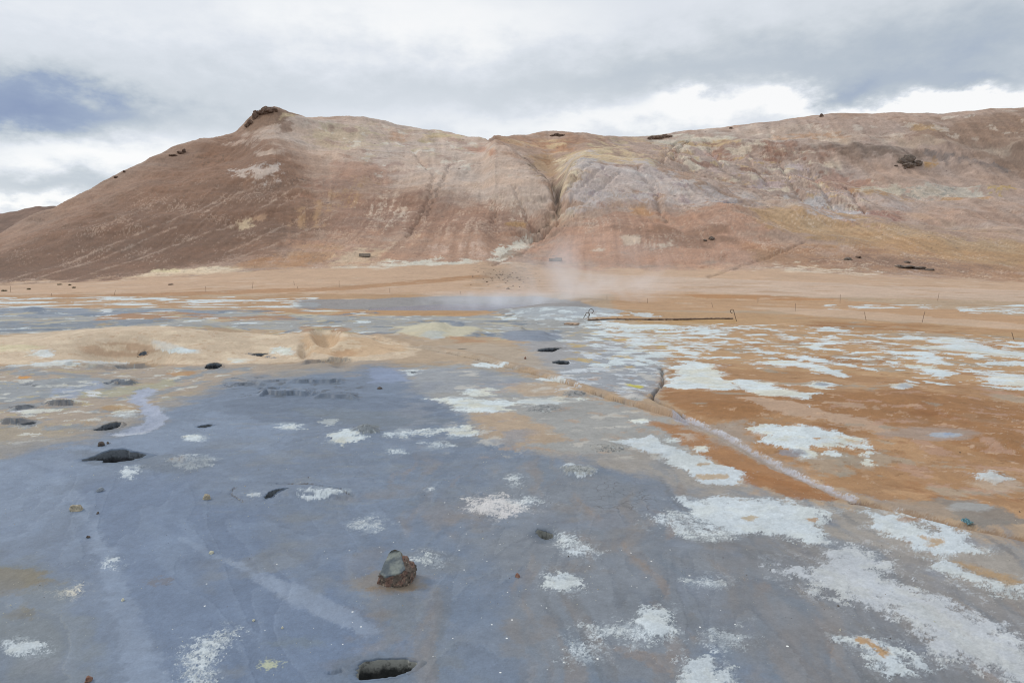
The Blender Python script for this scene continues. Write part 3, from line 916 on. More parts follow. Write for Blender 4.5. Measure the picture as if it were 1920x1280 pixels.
white([(1155, 830), (1181, 824), (1225, 822), (1237, 830), (1275, 844), (1323, 860), (1393, 880), (1386, 903), (1318, 903), (1290, 881), (1230, 850)], .95, 7)
paint(ell(1318, 868, 11, 3), '#B09A7F', .9, 3, 4), paint(ell(1335, 890, 26, 4), '#B39A7A', .85, 3, 6)
white(ell(1257, 829, 15, 3.5), .95, 4), white(ell(1204, 791, 18, 4.5), .9, 5), white(ell(1318, 843, 12, 6), .9, 6)
white([(810, 747), (857, 745), (927, 753), (960, 747), (967, 760), (927, 777), (880, 775), (853, 762)], .92, 12)
white([(960, 752), (1050, 745), (1060, 755), (980, 765)], .6, 14)
white([(860, 735), (917, 727), (930, 742), (880, 742)], .8, 10, fleck=.1)
white([(760, 696), (800, 692), (770, 704)], .7, 10, fleck=.2), white(ell(918, 687, 26, 4), .9, 9), white([(1020, 706), (1060, 716), (1040, 715), (1000, 708)], .7, 9)
white([(1070, 745), (1107, 747), (1083, 752)], .9, 5)
white([(827, 807), (867, 802), (897, 817), (853, 822)], .8, 12, fleck=.0), white([(720, 814), (790, 808), (840, 806), (830, 815), (760, 822), (720, 822)], .7, 10, fleck=.5)
white([(608, 820), (650, 806), (680, 812), (680, 826), (640, 834)], .85, 10, fleck=-.1)
white(ell(620, 793, 22, 6), .5, 10)
white(ell(820, 835, 26, 5), .6, 12, fleck=.6)
white([(1280, 933), (1342, 931), (1441, 936), (1486, 941), (1555, 960), (1534, 984), (1551, 1015), (1503, 1013), (1472, 998), (1438, 995), (1383, 996), (1331, 985), (1290, 960)], .95, 12)
white([(1215, 965), (1290, 950), (1340, 985), (1420, 995), (1330, 1015), (1270, 1000)], .85, 14, fleck=.55)
paint(ell(1408, 967, 14, 4), '#AF9F86', .9, 3, 3), paint(ell(1524, 973, 8, 2.5), '#B08A62', .8, 3, 3)
white([(1538, 1025), (1589, 1022), (1641, 1032), (1668, 1050), (1658, 1077), (1710, 1098), (1775, 1118), (1830, 1146), (1878, 1170), (1920, 1197), (1980, 1300), (1909, 1276), (1830, 1245), (1740, 1228), (1727, 1190), (1675, 1153), (1617, 1132), (1527, 1105), (1455, 1063), (1520, 1067), (1551, 1050)], .8, 20, 34, col='#C6CACF')
white([(1627, 957), (1692, 967), (1754, 998), (1768, 988), (1802, 998), (1806, 1015), (1850, 1036), (1816, 1032), (1761, 1036), (1720, 1022), (1634, 988)], .92, 10)
white([(1679, 959), (1737, 970), (1792, 988), (1774, 991), (1723, 976)], .9, 5)
paint([(1735, 1005), (1775, 1012), (1770, 1022), (1745, 1018)], '#AE8A5A', .75, 6, 9), paint(ell(1700, 974, 22, 4), '#9C7148', .6, 5, 5)
white([(1761, 1039), (1788, 1050), (1837, 1074), (1920, 1091), (1960, 1115), (1864, 1101), (1816, 1077), (1744, 1060)], .92, 10)
paint([(1790, 1045), (1860, 1066), (1920, 1085), (1900, 1090), (1830, 1072)], '#AC8A5C', .7, 9, 7)
white([(1572, 1197), (1624, 1196), (1685, 1221), (1703, 1259), (1665, 1270), (1624, 1235), (1603, 1211)], .9, 12, fleck=-.4)
paint([(1606, 1202), (1644, 1208), (1672, 1232), (1651, 1237), (1637, 1218)], '#B48A54', .85, 6, 7)
white([(1287, 1239), (1331, 1235), (1380, 1276), (1360, 1300), (1270, 1300)], .85, 16, fleck=-.1)
white(ell(1720, 1245, 30, 14), .7, 16, fleck=.2)
white([(1826, 881), (1857, 876), (1898, 893), (1864, 903), (1835, 893)], .9, 6), paint(ell(1870, 905, 50, 16), '#C3B5A4', .5, 12, 10)
white([(1203, 1149), (1224, 1141), (1255, 1146), (1262, 1184), (1238, 1204), (1210, 1194), (1197, 1170)], .93, 9)
white([(1090, 1180), (1200, 1175), (1262, 1196), (1210, 1212), (1110, 1205)], .85, 12, fleck=.75), white(ell(1092, 1228, 28, 20), .85, 10, fleck=1.0)
white([(1018, 1082), (1045, 1075), (1087, 1087), (1083, 1101), (1056, 1113), (1021, 1101)], .9, 9, fleck=-.5)
white([(876, 938), (920, 930), (980, 940), (985, 960), (940, 974), (890, 960)], .8, 9, fleck=.25, col='#D6D2D0'), white(ell(990, 940, 30, 8), .7, 9, fleck=.8)
white([(1042, 1000), (1060, 998), (1118, 1035), (1100, 1046), (1060, 1040)], .85, 9, fleck=.45), white(ell(965, 902, 12, 11), .85, 6, fleck=.6)
white(ell(800, 1052, 22, 12), .8, 9, fleck=.7), white(ell(1330, 1092, 30, 9), .6, 14, fleck=.1), white(ell(1360, 1200, 40, 16), .6, 14, fleck=.8)
white([(343, 1290), (350, 1235), (365, 1205), (400, 1195), (440, 1183), (452, 1187), (425, 1202), (420, 1225), (400, 1245), (395, 1290)], .85, 7, fleck=.35, lo=2, hi=20)
white([(14, 1205), (52, 1197), (89, 1211), (76, 1221), (38, 1228), (16, 1222)], .85, 8, fleck=-.1)
white([(225, 882), (237, 876), (254, 885), (247, 896), (230, 896)], .93, 5), white([(240, 876), (265, 874), (258, 880)], .7, 5)
white(ell(132, 1109, 18, 8), .8, 7, fleck=.4, col='#D8D2C2'), white(ell(212, 1048, 7, 3), .9, 4), white(ell(204, 1058, 7, 4), .9, 5, fleck=.2)
idx, m = mask(ell(507, 1251, 17, 8), 18, 4)
m = sstep(m + .3 * nz(1.8, 7, 8, .3)[idx] * (m > .02) - .5, -.2, .3)
C[idx] = C[idx] * (1 - .75 * m[:, None]) + alb('#D2D3AC') * .75 * m[:, None]
paint([(318, 860), (345, 854), (360, 862), (335, 872)], '#B28C5C', .8, 6, 8)
white([(310, 858), (350, 853), (400, 862), (395, 872), (350, 880), (320, 872)], .8, 10, fleck=.6), white(ell(365, 821, 22, 6), .8, 7, fleck=.2), white(ell(543, 801, 26, 5), .7, 8, fleck=.6)
white([(565, 922), (600, 915), (650, 922), (600, 928)], .8, 7, fleck=.1), white(ell(590, 931, 26, 4), .85, 6, fleck=.0), white(ell(690, 985, 40, 12), .6, 10, fleck=.95)
white(ell(475, 928, 10, 3), .6, 5)
white(ell(1090, 892, 14, 3), .85, 4), white([(1050, 880), (1070, 874), (1125, 884), (1120, 889), (1075, 879)], .7, 4)
white(ell(808, 920, 6, 2.5), .8, 3), white(ell(745, 850, 12, 4), .7, 6, fleck=.4)
# right scatter of crust flakes on the orange flats
scatter_white([(1240, 612), (1500, 606), (1920, 640), (2500, 700), (2500, 760), (1920, 735), (1700, 715), (1560, 705), (1400, 690), (1250, 690)], .5, .92, 16, 6, 70, 40)
scatter_white([(1250, 612), (1500, 606), (1920, 632), (2300, 680), (1920, 715), (1560, 690), (1300, 680)], .95, .9, 16, 5, 34, 52)
scatter_white([(1120, 606), (1400, 606), (1400, 640), (1250, 690), (1150, 680)], .3, .9, 16, 3, 60, 41)
scatter_white(BOX(1540, 571, 1770, 581), .35, .95, 8, 4, 60, 42), scatter_white([(1790, 575), (1960, 570), (2300, 590), (2300, 610), (1960, 592), (1800, 586)], .15, .95, 6, 4, 60, 43)
scatter_white(BOX(1100, 586, 1260, 594), .5, .8, 8, 4, 60, 44)
scatter_white([(1090, 600), (1180, 608), (1290, 612), (1280, 622), (1150, 622), (1080, 612)], .0, .95, 8, 4, 60, 45)
white([(1120, 600), (1180, 602), (1280, 613), (1240, 618), (1140, 612)], .9, 12)
paint([(1130, 602), (1380, 598), (1385, 604), (1300, 610), (1180, 608)], '#B08A58', .8, 3, 4)
# ---- wet dark rims, grey gravel domes, cracked mud
for (U, V, a, b, c) in ((690, 806, 24, 10, '#757B7E'), (1086, 885, 34, 7, '#9C9C97'), (1078, 738, 22, 6, '#898A8B'), (1020, 768, 36, 7, '#8F8F8E'), (1190, 748, 12, 4, '#A2A29F'), (1140, 842, 34, 8, '#9A9791')):
    paint(ell(U, V, a, b), c, .85, 6, 6, 2, 16)
    mottle(ell(U, V, a, b), '#545B5E', .35, .75, 5, 2, 7, 50, .5)
    mottle(ell(U, V, a, b), '#B4B8B6', .9, .7, 5, 2, 6, 51, .5)
for g in ([(488, 735), (505, 728), (540, 727), (585, 735)], [(584, 741), (610, 738), (650, 742), (670, 745)], [(430, 722), (490, 717), (540, 713), (640, 714)], [(470, 660), (505, 667)], [(205, 714), (252, 711)]):
    paint(g, '#6C737E', .85, 3, 7, 2, 20, line=8)
mottle(BOX(420, 705, 680, 745), '#4F565F', .7, .8, 10, 2, 30, 46, .3)
for g in ([(440, 915), (432, 925), (455, 940)], [(540, 908), (580, 908), (640, 918), (664, 931)]):
    paint(g, '#473F3A', .9, 1.2, 1, line=1.3)
for (U, V, a, b) in ((160, 848, 26, 3), (205, 860, 52, 8), (200, 803, 22, 4), (1020, 1003, 24, 9), (700, 1255, 70, 16), (330, 870, 60, 12)):
    paint(ell(U, V, a * 1.2, b * 1.4), '#6B7480', .6, 10, 6)
paint(ell(300, 1090, 26, 6), '#75747B', .7, 5, 8, 2, 18), paint(ell(560, 1208, 50, 9), '#77838F', .7, 12, 10)
paint(BOULDER_HALO, '#8C837A', .75, 16, 14)
paint(ell(735, 1104, 44, 7), '#8A765F', .7, 8, 6)
idx, m = mask(ell(1165, 935, 75, 34), 24, 12)
CRACK[idx] = m
idx, m = mask([(300, 1130), (700, 1000), (900, 900), (1300, 1000), (1500, 1290), (330, 1290)], 60, 20)
SPECK[idx] = m * 0.07
idx, m = mask(ell(560, 1240, 190, 60), 60, 20)
SPECK[idx] = np.maximum(SPECK[idx], .10 * m)
idx, m = mask(ell(880, 1150, 120, 40), 40, 20)
SPECK[idx] = np.maximum(SPECK[idx], .12 * m)

# ---- hills
hillbox = BOX(-2500, 120, 4500, 540)
PLAIN = C.copy()
KILL = np.array([1.12, 1.10, 1.11])
C[:] = alb('#A48A7A')
def hp(pts, col, a=.85, soft=12, namp=10, lo=4, hi=60, seed=1, line=None, streak=0.0):
    idx, m = mask(pts, soft, namp, lo, hi, seed, line, k=1.4)
    if streak:
        m = m * sstep(STR[idx] + .5 * nz(6, 50, 31)[idx], streak - .6, streak + .6)
    m = (m * a)[:, None]
    C[idx] = C[idx] * (1 - m) + alb(col) * m

def hm_(pts, col, thr, a=.6, lo=4, hi=60, seed=51, sharp=.6, soft=20):
    mottle(pts, col, thr, a, soft, lo, hi, seed, sharp, k=1.4)

hp([(-2000, 560), (-300, 500), (0, 425), (340, 270), (470, 230), (560, 300), (600, 380), (640, 430), (560, 470), (420, 500), (200, 540)], '#826350', .95, 30, 14)
hp([(-2000, 570), (-300, 520), (100, 460), (330, 420), (480, 380), (520, 430), (420, 480), (200, 530), (-300, 560)], '#745745', .85, 30, 14)
hp([(-2000, 570), (-300, 500), (60, 450), (300, 390), (480, 330), (540, 350), (560, 430), (430, 480), (200, 530), (-300, 560)], '#6F5444', .6, 30, 16)
hp([(0, 425), (340, 270), (380, 285), (230, 360), (0, 470)], '#957B6B', .6, 16, 10)
hp([(470, 245), (560, 222), (680, 216), (780, 232), (905, 258), (1000, 312), (1045, 372), (1000, 380), (900, 360), (760, 330), (640, 310), (520, 270)], '#BBA89C', .95, 24, 16)
hp([(640, 300), (800, 290), (960, 330), (1040, 375), (1000, 395), (860, 370), (700, 350)], '#B7A498', .8, 20, 14)
hp([(640, 300), (740, 310), (720, 350), (640, 370), (570, 360)], '#9C7866', .7, 20, 18)
hp([(600, 370), (760, 365), (920, 385), (1010, 400), (1000, 440), (860, 450), (720, 440), (620, 440)], '#8F6F5E', .85, 22, 18)
hp([(540, 450), (760, 440), (980, 440), (940, 490), (700, 500), (560, 490)], '#A6836E', .8, 18, 16)
hp([(570, 250), (620, 236), (690, 245), (700, 268), (650, 272), (590, 262)], '#B5A58E', .7, 8, 12, 3, 30)
hm_([(560, 230), (900, 240), (920, 285), (640, 300)], '#BCAD94', .7, .8, 3, 40, 52, .4)
hm_([(560, 225), (900, 240), (960, 330), (700, 330)], '#9B8076', .7, .6, 4, 60, 53, .4)
hm_([(560, 225), (900, 240), (960, 330), (700, 330)], '#CBC3B8', .85, .7, 3, 40, 54, .4)
hp([(780, 262), (820, 250), (860, 256), (840, 266)], '#B5A07A', .7, 5, 8)
hp([(730, 245), (770, 248), (760, 262), (735, 258)], '#AE8A72', .7, 5, 6)
hp([(870, 275), (900, 272), (930, 285), (900, 290)], '#A67A66', .7, 5, 6)
hp([(455, 240), (470, 212), (500, 196), (530, 205), (560, 218), (530, 232), (500, 240), (470, 248)], '#7C6250', .95, 4, 4)
hp([(520, 222), (550, 218), (552, 224), (525, 228)], '#BFA888', .85, 3, 4)
hp([(530, 240), (545, 236), (545, 248), (525, 250)], '#8A7162', .8, 4, 4)
hp([(410, 275), (500, 262), (470, 275)], '#B8A396', .6, 6, 10, streak=.1), hp([(435, 325), (520, 313), (515, 332), (450, 336)], '#C0B2AA', .85, 6, 10, 2, 20, streak=.0)
hp([(480, 290), (510, 284), (500, 292)], '#BBA89B', .8, 4, 6), hp([(510, 345), (540, 336), (590, 337), (560, 345)], '#5F4C42', .75, 4, 8, 2, 16, streak=.2)
hp(ell(458, 418, 16, 7), '#BBA88E', .85, 5, 7, 2, 20), hp(ell(486, 405, 9, 4), '#A98C74', .7, 4, 4)
hm_(BOX(360, 285, 430, 310), '#6B5648', .6, .7, 2, 14, 55, .4, 8)
for g in ([(0, 530), (130, 490), (300, 425), (420, 370)], [(60, 525), (200, 480), (330, 430)], [(120, 530), (300, 470), (430, 425), (560, 350)], [(60, 522), (0, 524)], [(60, 523), (120, 536)], [(200, 530), (420, 490), (560, 440), (640, 400)],
          [(380, 400), (460, 355), (520, 330)], [(520, 390), (590, 350), (640, 320)], [(430, 470), (560, 410), (620, 370)]):
    hp(g, '#B79F8E', .5, 2, 1.2, 3, 30, line=1.0)
hp([(540, 420), (620, 360), (680, 330), (690, 350), (640, 390), (580, 430)], '#A78766', .6, 10, 14, streak=.1)
hp([(680, 385), (740, 365), (770, 400), (720, 430)], '#C7B3A2', .75, 10, 14, 3, 30, streak=.5)
hp([(720, 450), (790, 425), (780, 445), (730, 460)], '#C5AE98', .7, 8, 12, streak=.2)
hp([(780, 400), (990, 400), (980, 440), (800, 445)], '#B49C8C', .6, 14, 16, 3, 40, streak=.9)
hp([(880, 345), (1000, 370), (1030, 405), (950, 395)], '#C2B0A0', .7, 10, 14, 3, 40, streak=.6)
hp([(600, 460), (700, 430), (690, 470), (620, 490)], '#B49684', .5, 12, 16, streak=.5)
hp([(540, 470), (640, 460), (620, 490), (520, 500)], '#A08062', .6, 14, 14)
hm_(BOX(430, 440, 700, 500), '#7A6254', .8, .7, 2, 16, 56, .4)
hp([(950, 420), (985, 415), (985, 428), (955, 430)], '#A88250', .6, 4, 5)
# foot of the hill
hp([(230, 522), (300, 508), (350, 500), (430, 499), (470, 508), (420, 514), (320, 518)], '#D2BFA6', .9, 4, 6), hp([(285, 508), (340, 502), (330, 510)], '#CFC09A', .8, 4, 4)
hp([(420, 498), (560, 480), (620, 490), (600, 502), (480, 506)], '#A47C5A', .7, 8, 10)
hp([(570, 512), (650, 498), (760, 490), (860, 488), (925, 494), (860, 500), (700, 506), (600, 512)], '#C9C3B6', .9, 3, 7, 2, 30)
hp([(650, 470), (720, 468), (700, 495), (620, 500)], '#BFA88E', .7, 8, 12, 3, 30)
hp([(800, 460), (900, 450), (920, 480), (820, 482)], '#B79E90', .6, 10, 14, streak=.3)
hp([(925, 493), (1010, 498), (990, 502)], '#C6BCAC', .6, 4, 5)
# canyon, chute and spur
hp([(930, 470), (985, 448), (1002, 442), (998, 462), (965, 475), (945, 490), (920, 492)], '#CBC4B8', .95, 3, 7, 2, 30)
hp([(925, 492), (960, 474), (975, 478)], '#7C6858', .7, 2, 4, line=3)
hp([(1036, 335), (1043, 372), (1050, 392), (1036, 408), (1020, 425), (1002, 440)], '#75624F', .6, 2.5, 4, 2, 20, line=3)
CREASE = [(985, 298), (1004, 314), (1030, 343), (1042, 364), (1050, 389), (1036, 408), (1021, 425), (1003, 441)]
hp([(985, 290), (1030, 290), (1055, 300), (1045, 330), (1030, 335), (1000, 312)], '#A08468', .85, 6, 8, 3, 30)
hp([(1010, 295), (1035, 300), (1030, 318)], '#8E6B4C', .8, 5, 6)
hp([(1045, 300), (1070, 290), (1120, 300), (1100, 330), (1060, 370), (1045, 345)], '#B9A68E', .9, 6, 10, 3, 40)
hm_([(1040, 295), (1120, 300), (1090, 345), (1050, 390)], '#D2C2A6', .3, .8, 3, 30, 57, .5, 8), hm_([(1040, 295), (1120, 300), (1090, 345), (1050, 390)], '#8D7264', .6, .7, 3, 30, 58, .4, 8)
hp([(1045, 400), (1100, 380), (1060, 410), (1035, 425)], '#C2B09C', .8, 6, 8)
hp([(1060, 288), (1130, 283), (1240, 300), (1250, 315), (1180, 312), (1100, 298), (1065, 298)], '#BFAB8C', .9, 5, 8)
hp([(1090, 300), (1180, 306), (1290, 330), (1400, 372), (1440, 385), (1340, 390), (1200, 380), (1090, 390), (1060, 375)], '#B5A8A4', .95, 14, 24)
hm_([(1080, 300), (1290, 325), (1430, 380), (1100, 390)], '#C2BAB6', .5, .6, 3, 60, 59, .6), hm_([(1080, 300), (1290, 325), (1430, 380), (1100, 390)], '#8D7B80', .75, .6, 3, 40, 60, .4)
hp([(1140, 375), (1420, 385), (1420, 400), (1300, 402), (1150, 395)], '#9D8578', .7, 10, 12)
hp([(1050, 430), (1140, 395), (1300, 395), (1400, 400), (1420, 440), (1480, 470), (1480, 505), (1200, 510), (1020, 498), (1000, 460)], '#AA8672', .95, 22, 26)
hp([(1180, 385), (1210, 383), (1220, 400), (1190, 402)], '#AE8660', .7, 7, 6)
hp([(1150, 430), (1260, 420), (1350, 430), (1380, 450), (1300, 462), (1180, 452)], '#8B6D5B', .8, 10, 12, 3, 50)
hp([(1165, 448), (1200, 447), (1195, 455), (1175, 455)], '#C3B09E', .8, 4, 6), hp([(1205, 460), (1260, 448), (1260, 456)], '#C3B09E', .8, 3, 6), hp(ell(1123, 469, 14, 4), '#C3BBAE', .8, 4, 5)
hp([(1400, 388), (1440, 384), (1500, 388), (1560, 404), (1760, 432), (1920, 448), (2800, 470), (2800, 520), (1920, 510), (1700, 475), (1500, 445), (1420, 415)], '#AC8F70', .95, 8, 10)
hp([(1450, 420), (1700, 450), (1920, 470), (2600, 500), (2600, 540), (1920, 520), (1640, 480)], '#A58360', .8, 16, 14)
hp([(1400, 460), (1600, 470), (1920, 500), (1920, 535), (1640, 515), (1440, 500)], '#9E7A5E', .8, 14, 12)
hp([(1520, 485), (1640, 478), (1760, 492), (1860, 510), (1700, 505), (1560, 498)], '#84695A', .7, 10, 14, 3, 40)
hp([(1280, 505), (1480, 495), (1560, 520), (1700, 525), (1920, 540), (1920, 550), (1400, 530)], '#B89A85', .85, 10, 10)
hp([(1425, 512), (1500, 496), (1560, 510), (1640, 512), (1600, 525), (1500, 526)], '#D0BFAB', .85, 8, 14, 2, 30, streak=.0)
hp([(1640, 515), (1720, 512), (1740, 522), (1660, 526)], '#BDA9A2', .6, 8, 12, streak=.2), hp([(1800, 520), (1850, 520), (1840, 535), (1790, 532)], '#C6B19E', .7, 7, 12, 2, 30, streak=.4)
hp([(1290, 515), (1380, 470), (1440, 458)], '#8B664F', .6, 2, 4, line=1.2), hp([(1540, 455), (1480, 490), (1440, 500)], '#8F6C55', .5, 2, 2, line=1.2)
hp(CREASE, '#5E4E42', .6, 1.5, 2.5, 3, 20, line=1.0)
# right mass
hp([(1140, 262), (1290, 250), (1480, 222), (1660, 215), (1920, 202), (2800, 290), (2800, 470), (1920, 448), (1640, 415), (1440, 380), (1290, 326), (1230, 305)], '#AB968B', .95, 8, 8)
hp([(1700, 235), (1860, 208), (1920, 202), (2600, 270), (2600, 400), (1920, 340), (1800, 290), (1720, 262)], '#8F7767', .9, 24, 16)
hp([(1530, 282), (1580, 268), (1680, 276), (1740, 290), (1720, 305), (1600, 302)], '#7B685C', .85, 8, 12, 3, 50), hp([(1360, 275), (1560, 285), (1540, 300), (1400, 290)], '#96796A', .7, 8, 14, 3, 40)
hp([(1740, 290), (1800, 295), (1900, 310), (1890, 320), (1790, 308)], '#77706F', .75, 6, 12, 2, 40)
hp([(1600, 300), (1800, 305), (1920, 330), (1920, 420), (1760, 380), (1640, 345)], '#A68F82', .8, 18, 14)
hp([(1300, 235), (1480, 235), (1700, 250), (1700, 275), (1450, 265), (1320, 260)], '#B3A195', .8, 10, 14, 3, 60)
hp([(1220, 258), (1420, 255), (1400, 266), (1230, 268)], '#C0BAAC', .8, 5, 10, 3, 50), hp([(1280, 268), (1400, 264), (1380, 270), (1290, 272)], '#B39468', .7, 3, 6)
hp([(1440, 254), (1560, 250), (1590, 256), (1460, 260)], '#B0896A', .6, 5, 10, 3, 40), hp([(1690, 243), (1760, 238), (1770, 244), (1700, 247)], '#AE8F6A', .7, 4, 8)
hm_([(1230, 262), (1480, 262), (1640, 345), (1620, 405), (1440, 375), (1260, 310)], '#C9BBA9', .35, .8, 3, 60, 61, .5), hm_([(1230, 262), (1480, 262), (1640, 345), (1620, 405), (1440, 375), (1260, 310)], '#936F5E', .6, .75, 3, 60, 62, .4)
hm_([(1280, 280), (1500, 300), (1640, 345), (1620, 405), (1440, 375)], '#B6A4A4', .6, .7, 4, 70, 63, .4), hm_([(1230, 270), (1500, 300), (1640, 345), (1560, 390), (1300, 320)], '#BFA274', .8, .6, 3, 40, 64, .4)
hp([(1500, 330), (1560, 322), (1640, 340), (1600, 350), (1520, 345)], '#A57F6F', .7, 8, 12, 3, 40), hp([(1545, 395), (1600, 388), (1700, 392), (1680, 415), (1600, 412)], '#9C7064', .75, 8, 14, 3, 50)
hp([(1480, 372), (1540, 372), (1600, 398), (1620, 412), (1560, 402)], '#B9B4B4', .8, 6, 12, 3, 40)
hp([(1600, 350), (1640, 346), (1700, 352), (1690, 362), (1620, 366)], '#B9AF9F', .9, 3, 6, 2, 24), hp([(1695, 358), (1740, 349), (1800, 350), (1860, 362), (1840, 370), (1740, 370)], '#B2A89C', .9, 3, 7, 2, 24)
hm_(BOX(1690, 350, 1790, 368), '#8C8A84', .3, .8, 2, 18, 65, .4, 6), hp([(1600, 362), (1690, 366), (1760, 372), (1850, 370), (1840, 376), (1650, 374)], '#A8825C', .8, 3, 6)
hp(ell(1878, 357, 22, 5), '#AD9158', .8, 4, 8, 2, 18), hp(ell(1745, 304, 14, 6), '#A9814A', .8, 4, 6), hp([(1540, 378), (1720, 372), (1700, 392), (1560, 390)], '#B7A8A2', .7, 8, 12, 3, 50)
hp([(1700, 400), (1860, 430), (1920, 440), (1920, 444), (1800, 428)], '#C3B09F', .6, 3, 4), hp([(1560, 262), (1720, 268), (1900, 275), (1900, 282), (1700, 276)], '#B8A493', .6, 6, 10)
hp([(1640, 395), (1920, 400), (1920, 440), (1760, 428)], '#A4836F', .5, 14, 14)
hm_([(1120, 258), (1480, 225), (1920, 205), (1920, 260), (1300, 270)], '#8A7265', .8, .6, 3, 40, 66, .4, 10), hm_([(1120, 258), (1480, 225), (1920, 205), (1920, 260), (1300, 270)], '#C9BCB0', .7, .6, 3, 50, 67, .4, 10)
hp([(905, 258), (1000, 252), (1140, 262), (1060, 270), (940, 270)], '#97755F', .8, 5, 6), hp([(980, 270), (1060, 266), (1070, 282), (1000, 285)], '#AA8266', .8, 6, 10, 3, 40)
hm_([(930, 262), (1240, 262), (1280, 300), (1060, 290)], '#C4B08F', .3, .7, 3, 50, 68, .5, 12), hm_([(930, 262), (1240, 262), (1280, 300), (1060, 290)], '#A88A6E', .7, .6, 3, 50, 69, .4, 12)
STRF = np.zeros((NR, NC))
STRF[sub] = lic(nz(2, 5, 16).full()[sub].astype(float), 26, 1.3)
low = [(-300, 560), (0, 470), (340, 330), (520, 330), (1000, 330), (1010, 440), (920, 495), (600, 505), (200, 540)]
mottle(low, '#B7A191', 1.1, .38, 20, sharp=.8, k=1.4, tex=STRF + .8 * nz(20, 120, 82).full())
mottle(low, '#6F574A', 1.2, .45, 20, sharp=.8, k=1.4, tex=STRF + .8 * nz(20, 120, 83).full())
mottle([(1230, 270), (1500, 300), (1900, 380), (1900, 520), (1500, 500), (1100, 470), (1060, 330)], '#C9B6A6', 1.1, .4, 20, sharp=.8, k=1.4, tex=STRF + .8 * nz(20, 120, 84).full())
mottle([(1230, 270), (1500, 300), (1900, 380), (1900, 520), (1500, 500), (1100, 470), (1060, 330)], '#7F6658', 1.2, .4, 20, sharp=.8, k=1.4, tex=STRF + .8 * nz(20, 120, 85).full())
C *= np.array([1.0, .975, .935])
# streaks along the fall line and general mottling
amp = .035 + .025 * sstep(UU, 560, 900)
C *= (1 + amp * STR + .05 * STRF + .05 * nz(1.6, 6, 77, .4).full() + .045 * nz(3, 30, 70) + .05 * nz(30, 200, 71))[..., None]
tint = .03 * nz(10, 120, 72)
C[..., 0] *= 1 + tint
C[..., 2] *= 1 - tint
dots = sstep(nz(2, 6, 73).full(), 2.3, 2.7)[..., None] * .5
C[:] = C * (1 - dots) + alb('#5C4A40') * dots
HC = C.copy()
C = PLAIN * (1 + .035 * nz(2, 12, 74) + .045 * nz(12, 120, 75))[..., None]
hmix = sstep(YY + 5 * nz(6, 60, 76) - YF, -4, 6)[..., None]
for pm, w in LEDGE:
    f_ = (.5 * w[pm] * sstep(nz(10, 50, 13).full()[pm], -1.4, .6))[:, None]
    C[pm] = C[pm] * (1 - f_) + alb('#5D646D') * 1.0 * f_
C = np.clip(C * (1 - hmix) + HC * hmix, 0.01, .88)
C *= (1 - np.array([.17, .145, .13]) * WET[..., None] * (1 - WHITE[..., None]))     # damp mud is darker than dry
# ragged small scale: every colour edge is frayed by a few pixels' worth of ground
fr = np.clip(np.arange(NR)[:, None] + np.round(2.4 * np.where(YY < 140, np.clip(CAMZ / YY, 0, .6), .22) * nz(2, 9, 91).full()).astype(int), 0, NR - 1)
fc_ = np.clip(np.arange(NC)[None, :] + np.round(np.where(YY < 140, 1.7, .7) * nz(2, 9, 92).full()).astype(int), 0, NC - 1)
C = C[fr, fc_]
fine = .045 * nz(1.6, 5, 93, .4).full() + .04 * nz(5, 25, 94).full()
C = np.clip(C * (1 + fine)[..., None], .01, .86)

HZ += (.007 * sstep(WHITE, .35, .75) * (YY < 22))     # salt crust stands a centimetre proud
Z = BZ + HZ
KILL = np.array([1.2, 1.2, 1.22])


# ------------------------------------------------------------------ finding spots on the finished terrain
PU, PV = uv_of(SS, YY, Z)


def spot(U, V, after=0.0):
    """world point of the terrain seen at photo pixel (U, V)"""
    ci = int(np.clip(np.searchsorted(S, float(s_of_uv(U, V))), 1, NC - 2))
    r = np.nonzero((PV[:, ci] <= V) & (Y > after))[0]
    i = int(r[0]) if len(r) else NR - 6
    sv = float(s_of_uv(U, V))
    y, z = float(Y[i]), float(Z[i, ci])
    if i > 0 and PV[i - 1, ci] > V:
        t = (PV[i - 1, ci] - V) / (PV[i - 1, ci] - PV[i, ci] + 1e-9)
        y = float(Y[i - 1] + t * (Y[i] - Y[i - 1]))
        z = float(Z[i - 1, ci] + t * (Z[i, ci] - Z[i - 1, ci]))
    return Vector((sv * y, y, z))


def height(x, y, Z=None):
    Z = Z_FIN if Z is None else Z
    s = x / y
    ci = int(np.clip(np.searchsorted(S, s), 1, NC - 1))
    ri = int(np.clip(np.searchsorted(Y, y), 1, NR - 1))
    tc = (s - S[ci - 1]) / (S[ci] - S[ci - 1])
    tr = (y - Y[ri - 1]) / (Y[ri] - Y[ri - 1])
    a = Z[ri - 1, ci - 1] * (1 - tc) + Z[ri - 1, ci] * tc
    b = Z[ri, ci - 1] * (1 - tc) + Z[ri, ci] * tc
    return float(a * (1 - tr) + b * tr)


Z_FIN = Z


# ------------------------------------------------------------------ object helpers
def tag(o, label=None, cat=None, group=None, kind=None):
    for k, v in (('label', label), ('category', cat), ('group', group), ('kind', kind)):
        if v:
            o[k] = v
    return o


def link(name, me, mat=None, parent=None):
    o = bpy.data.objects.new(name, me)
    COL.objects.link(o)
    if mat:
        me.materials.append(mat)
    if parent:
        o.parent = parent
    return o


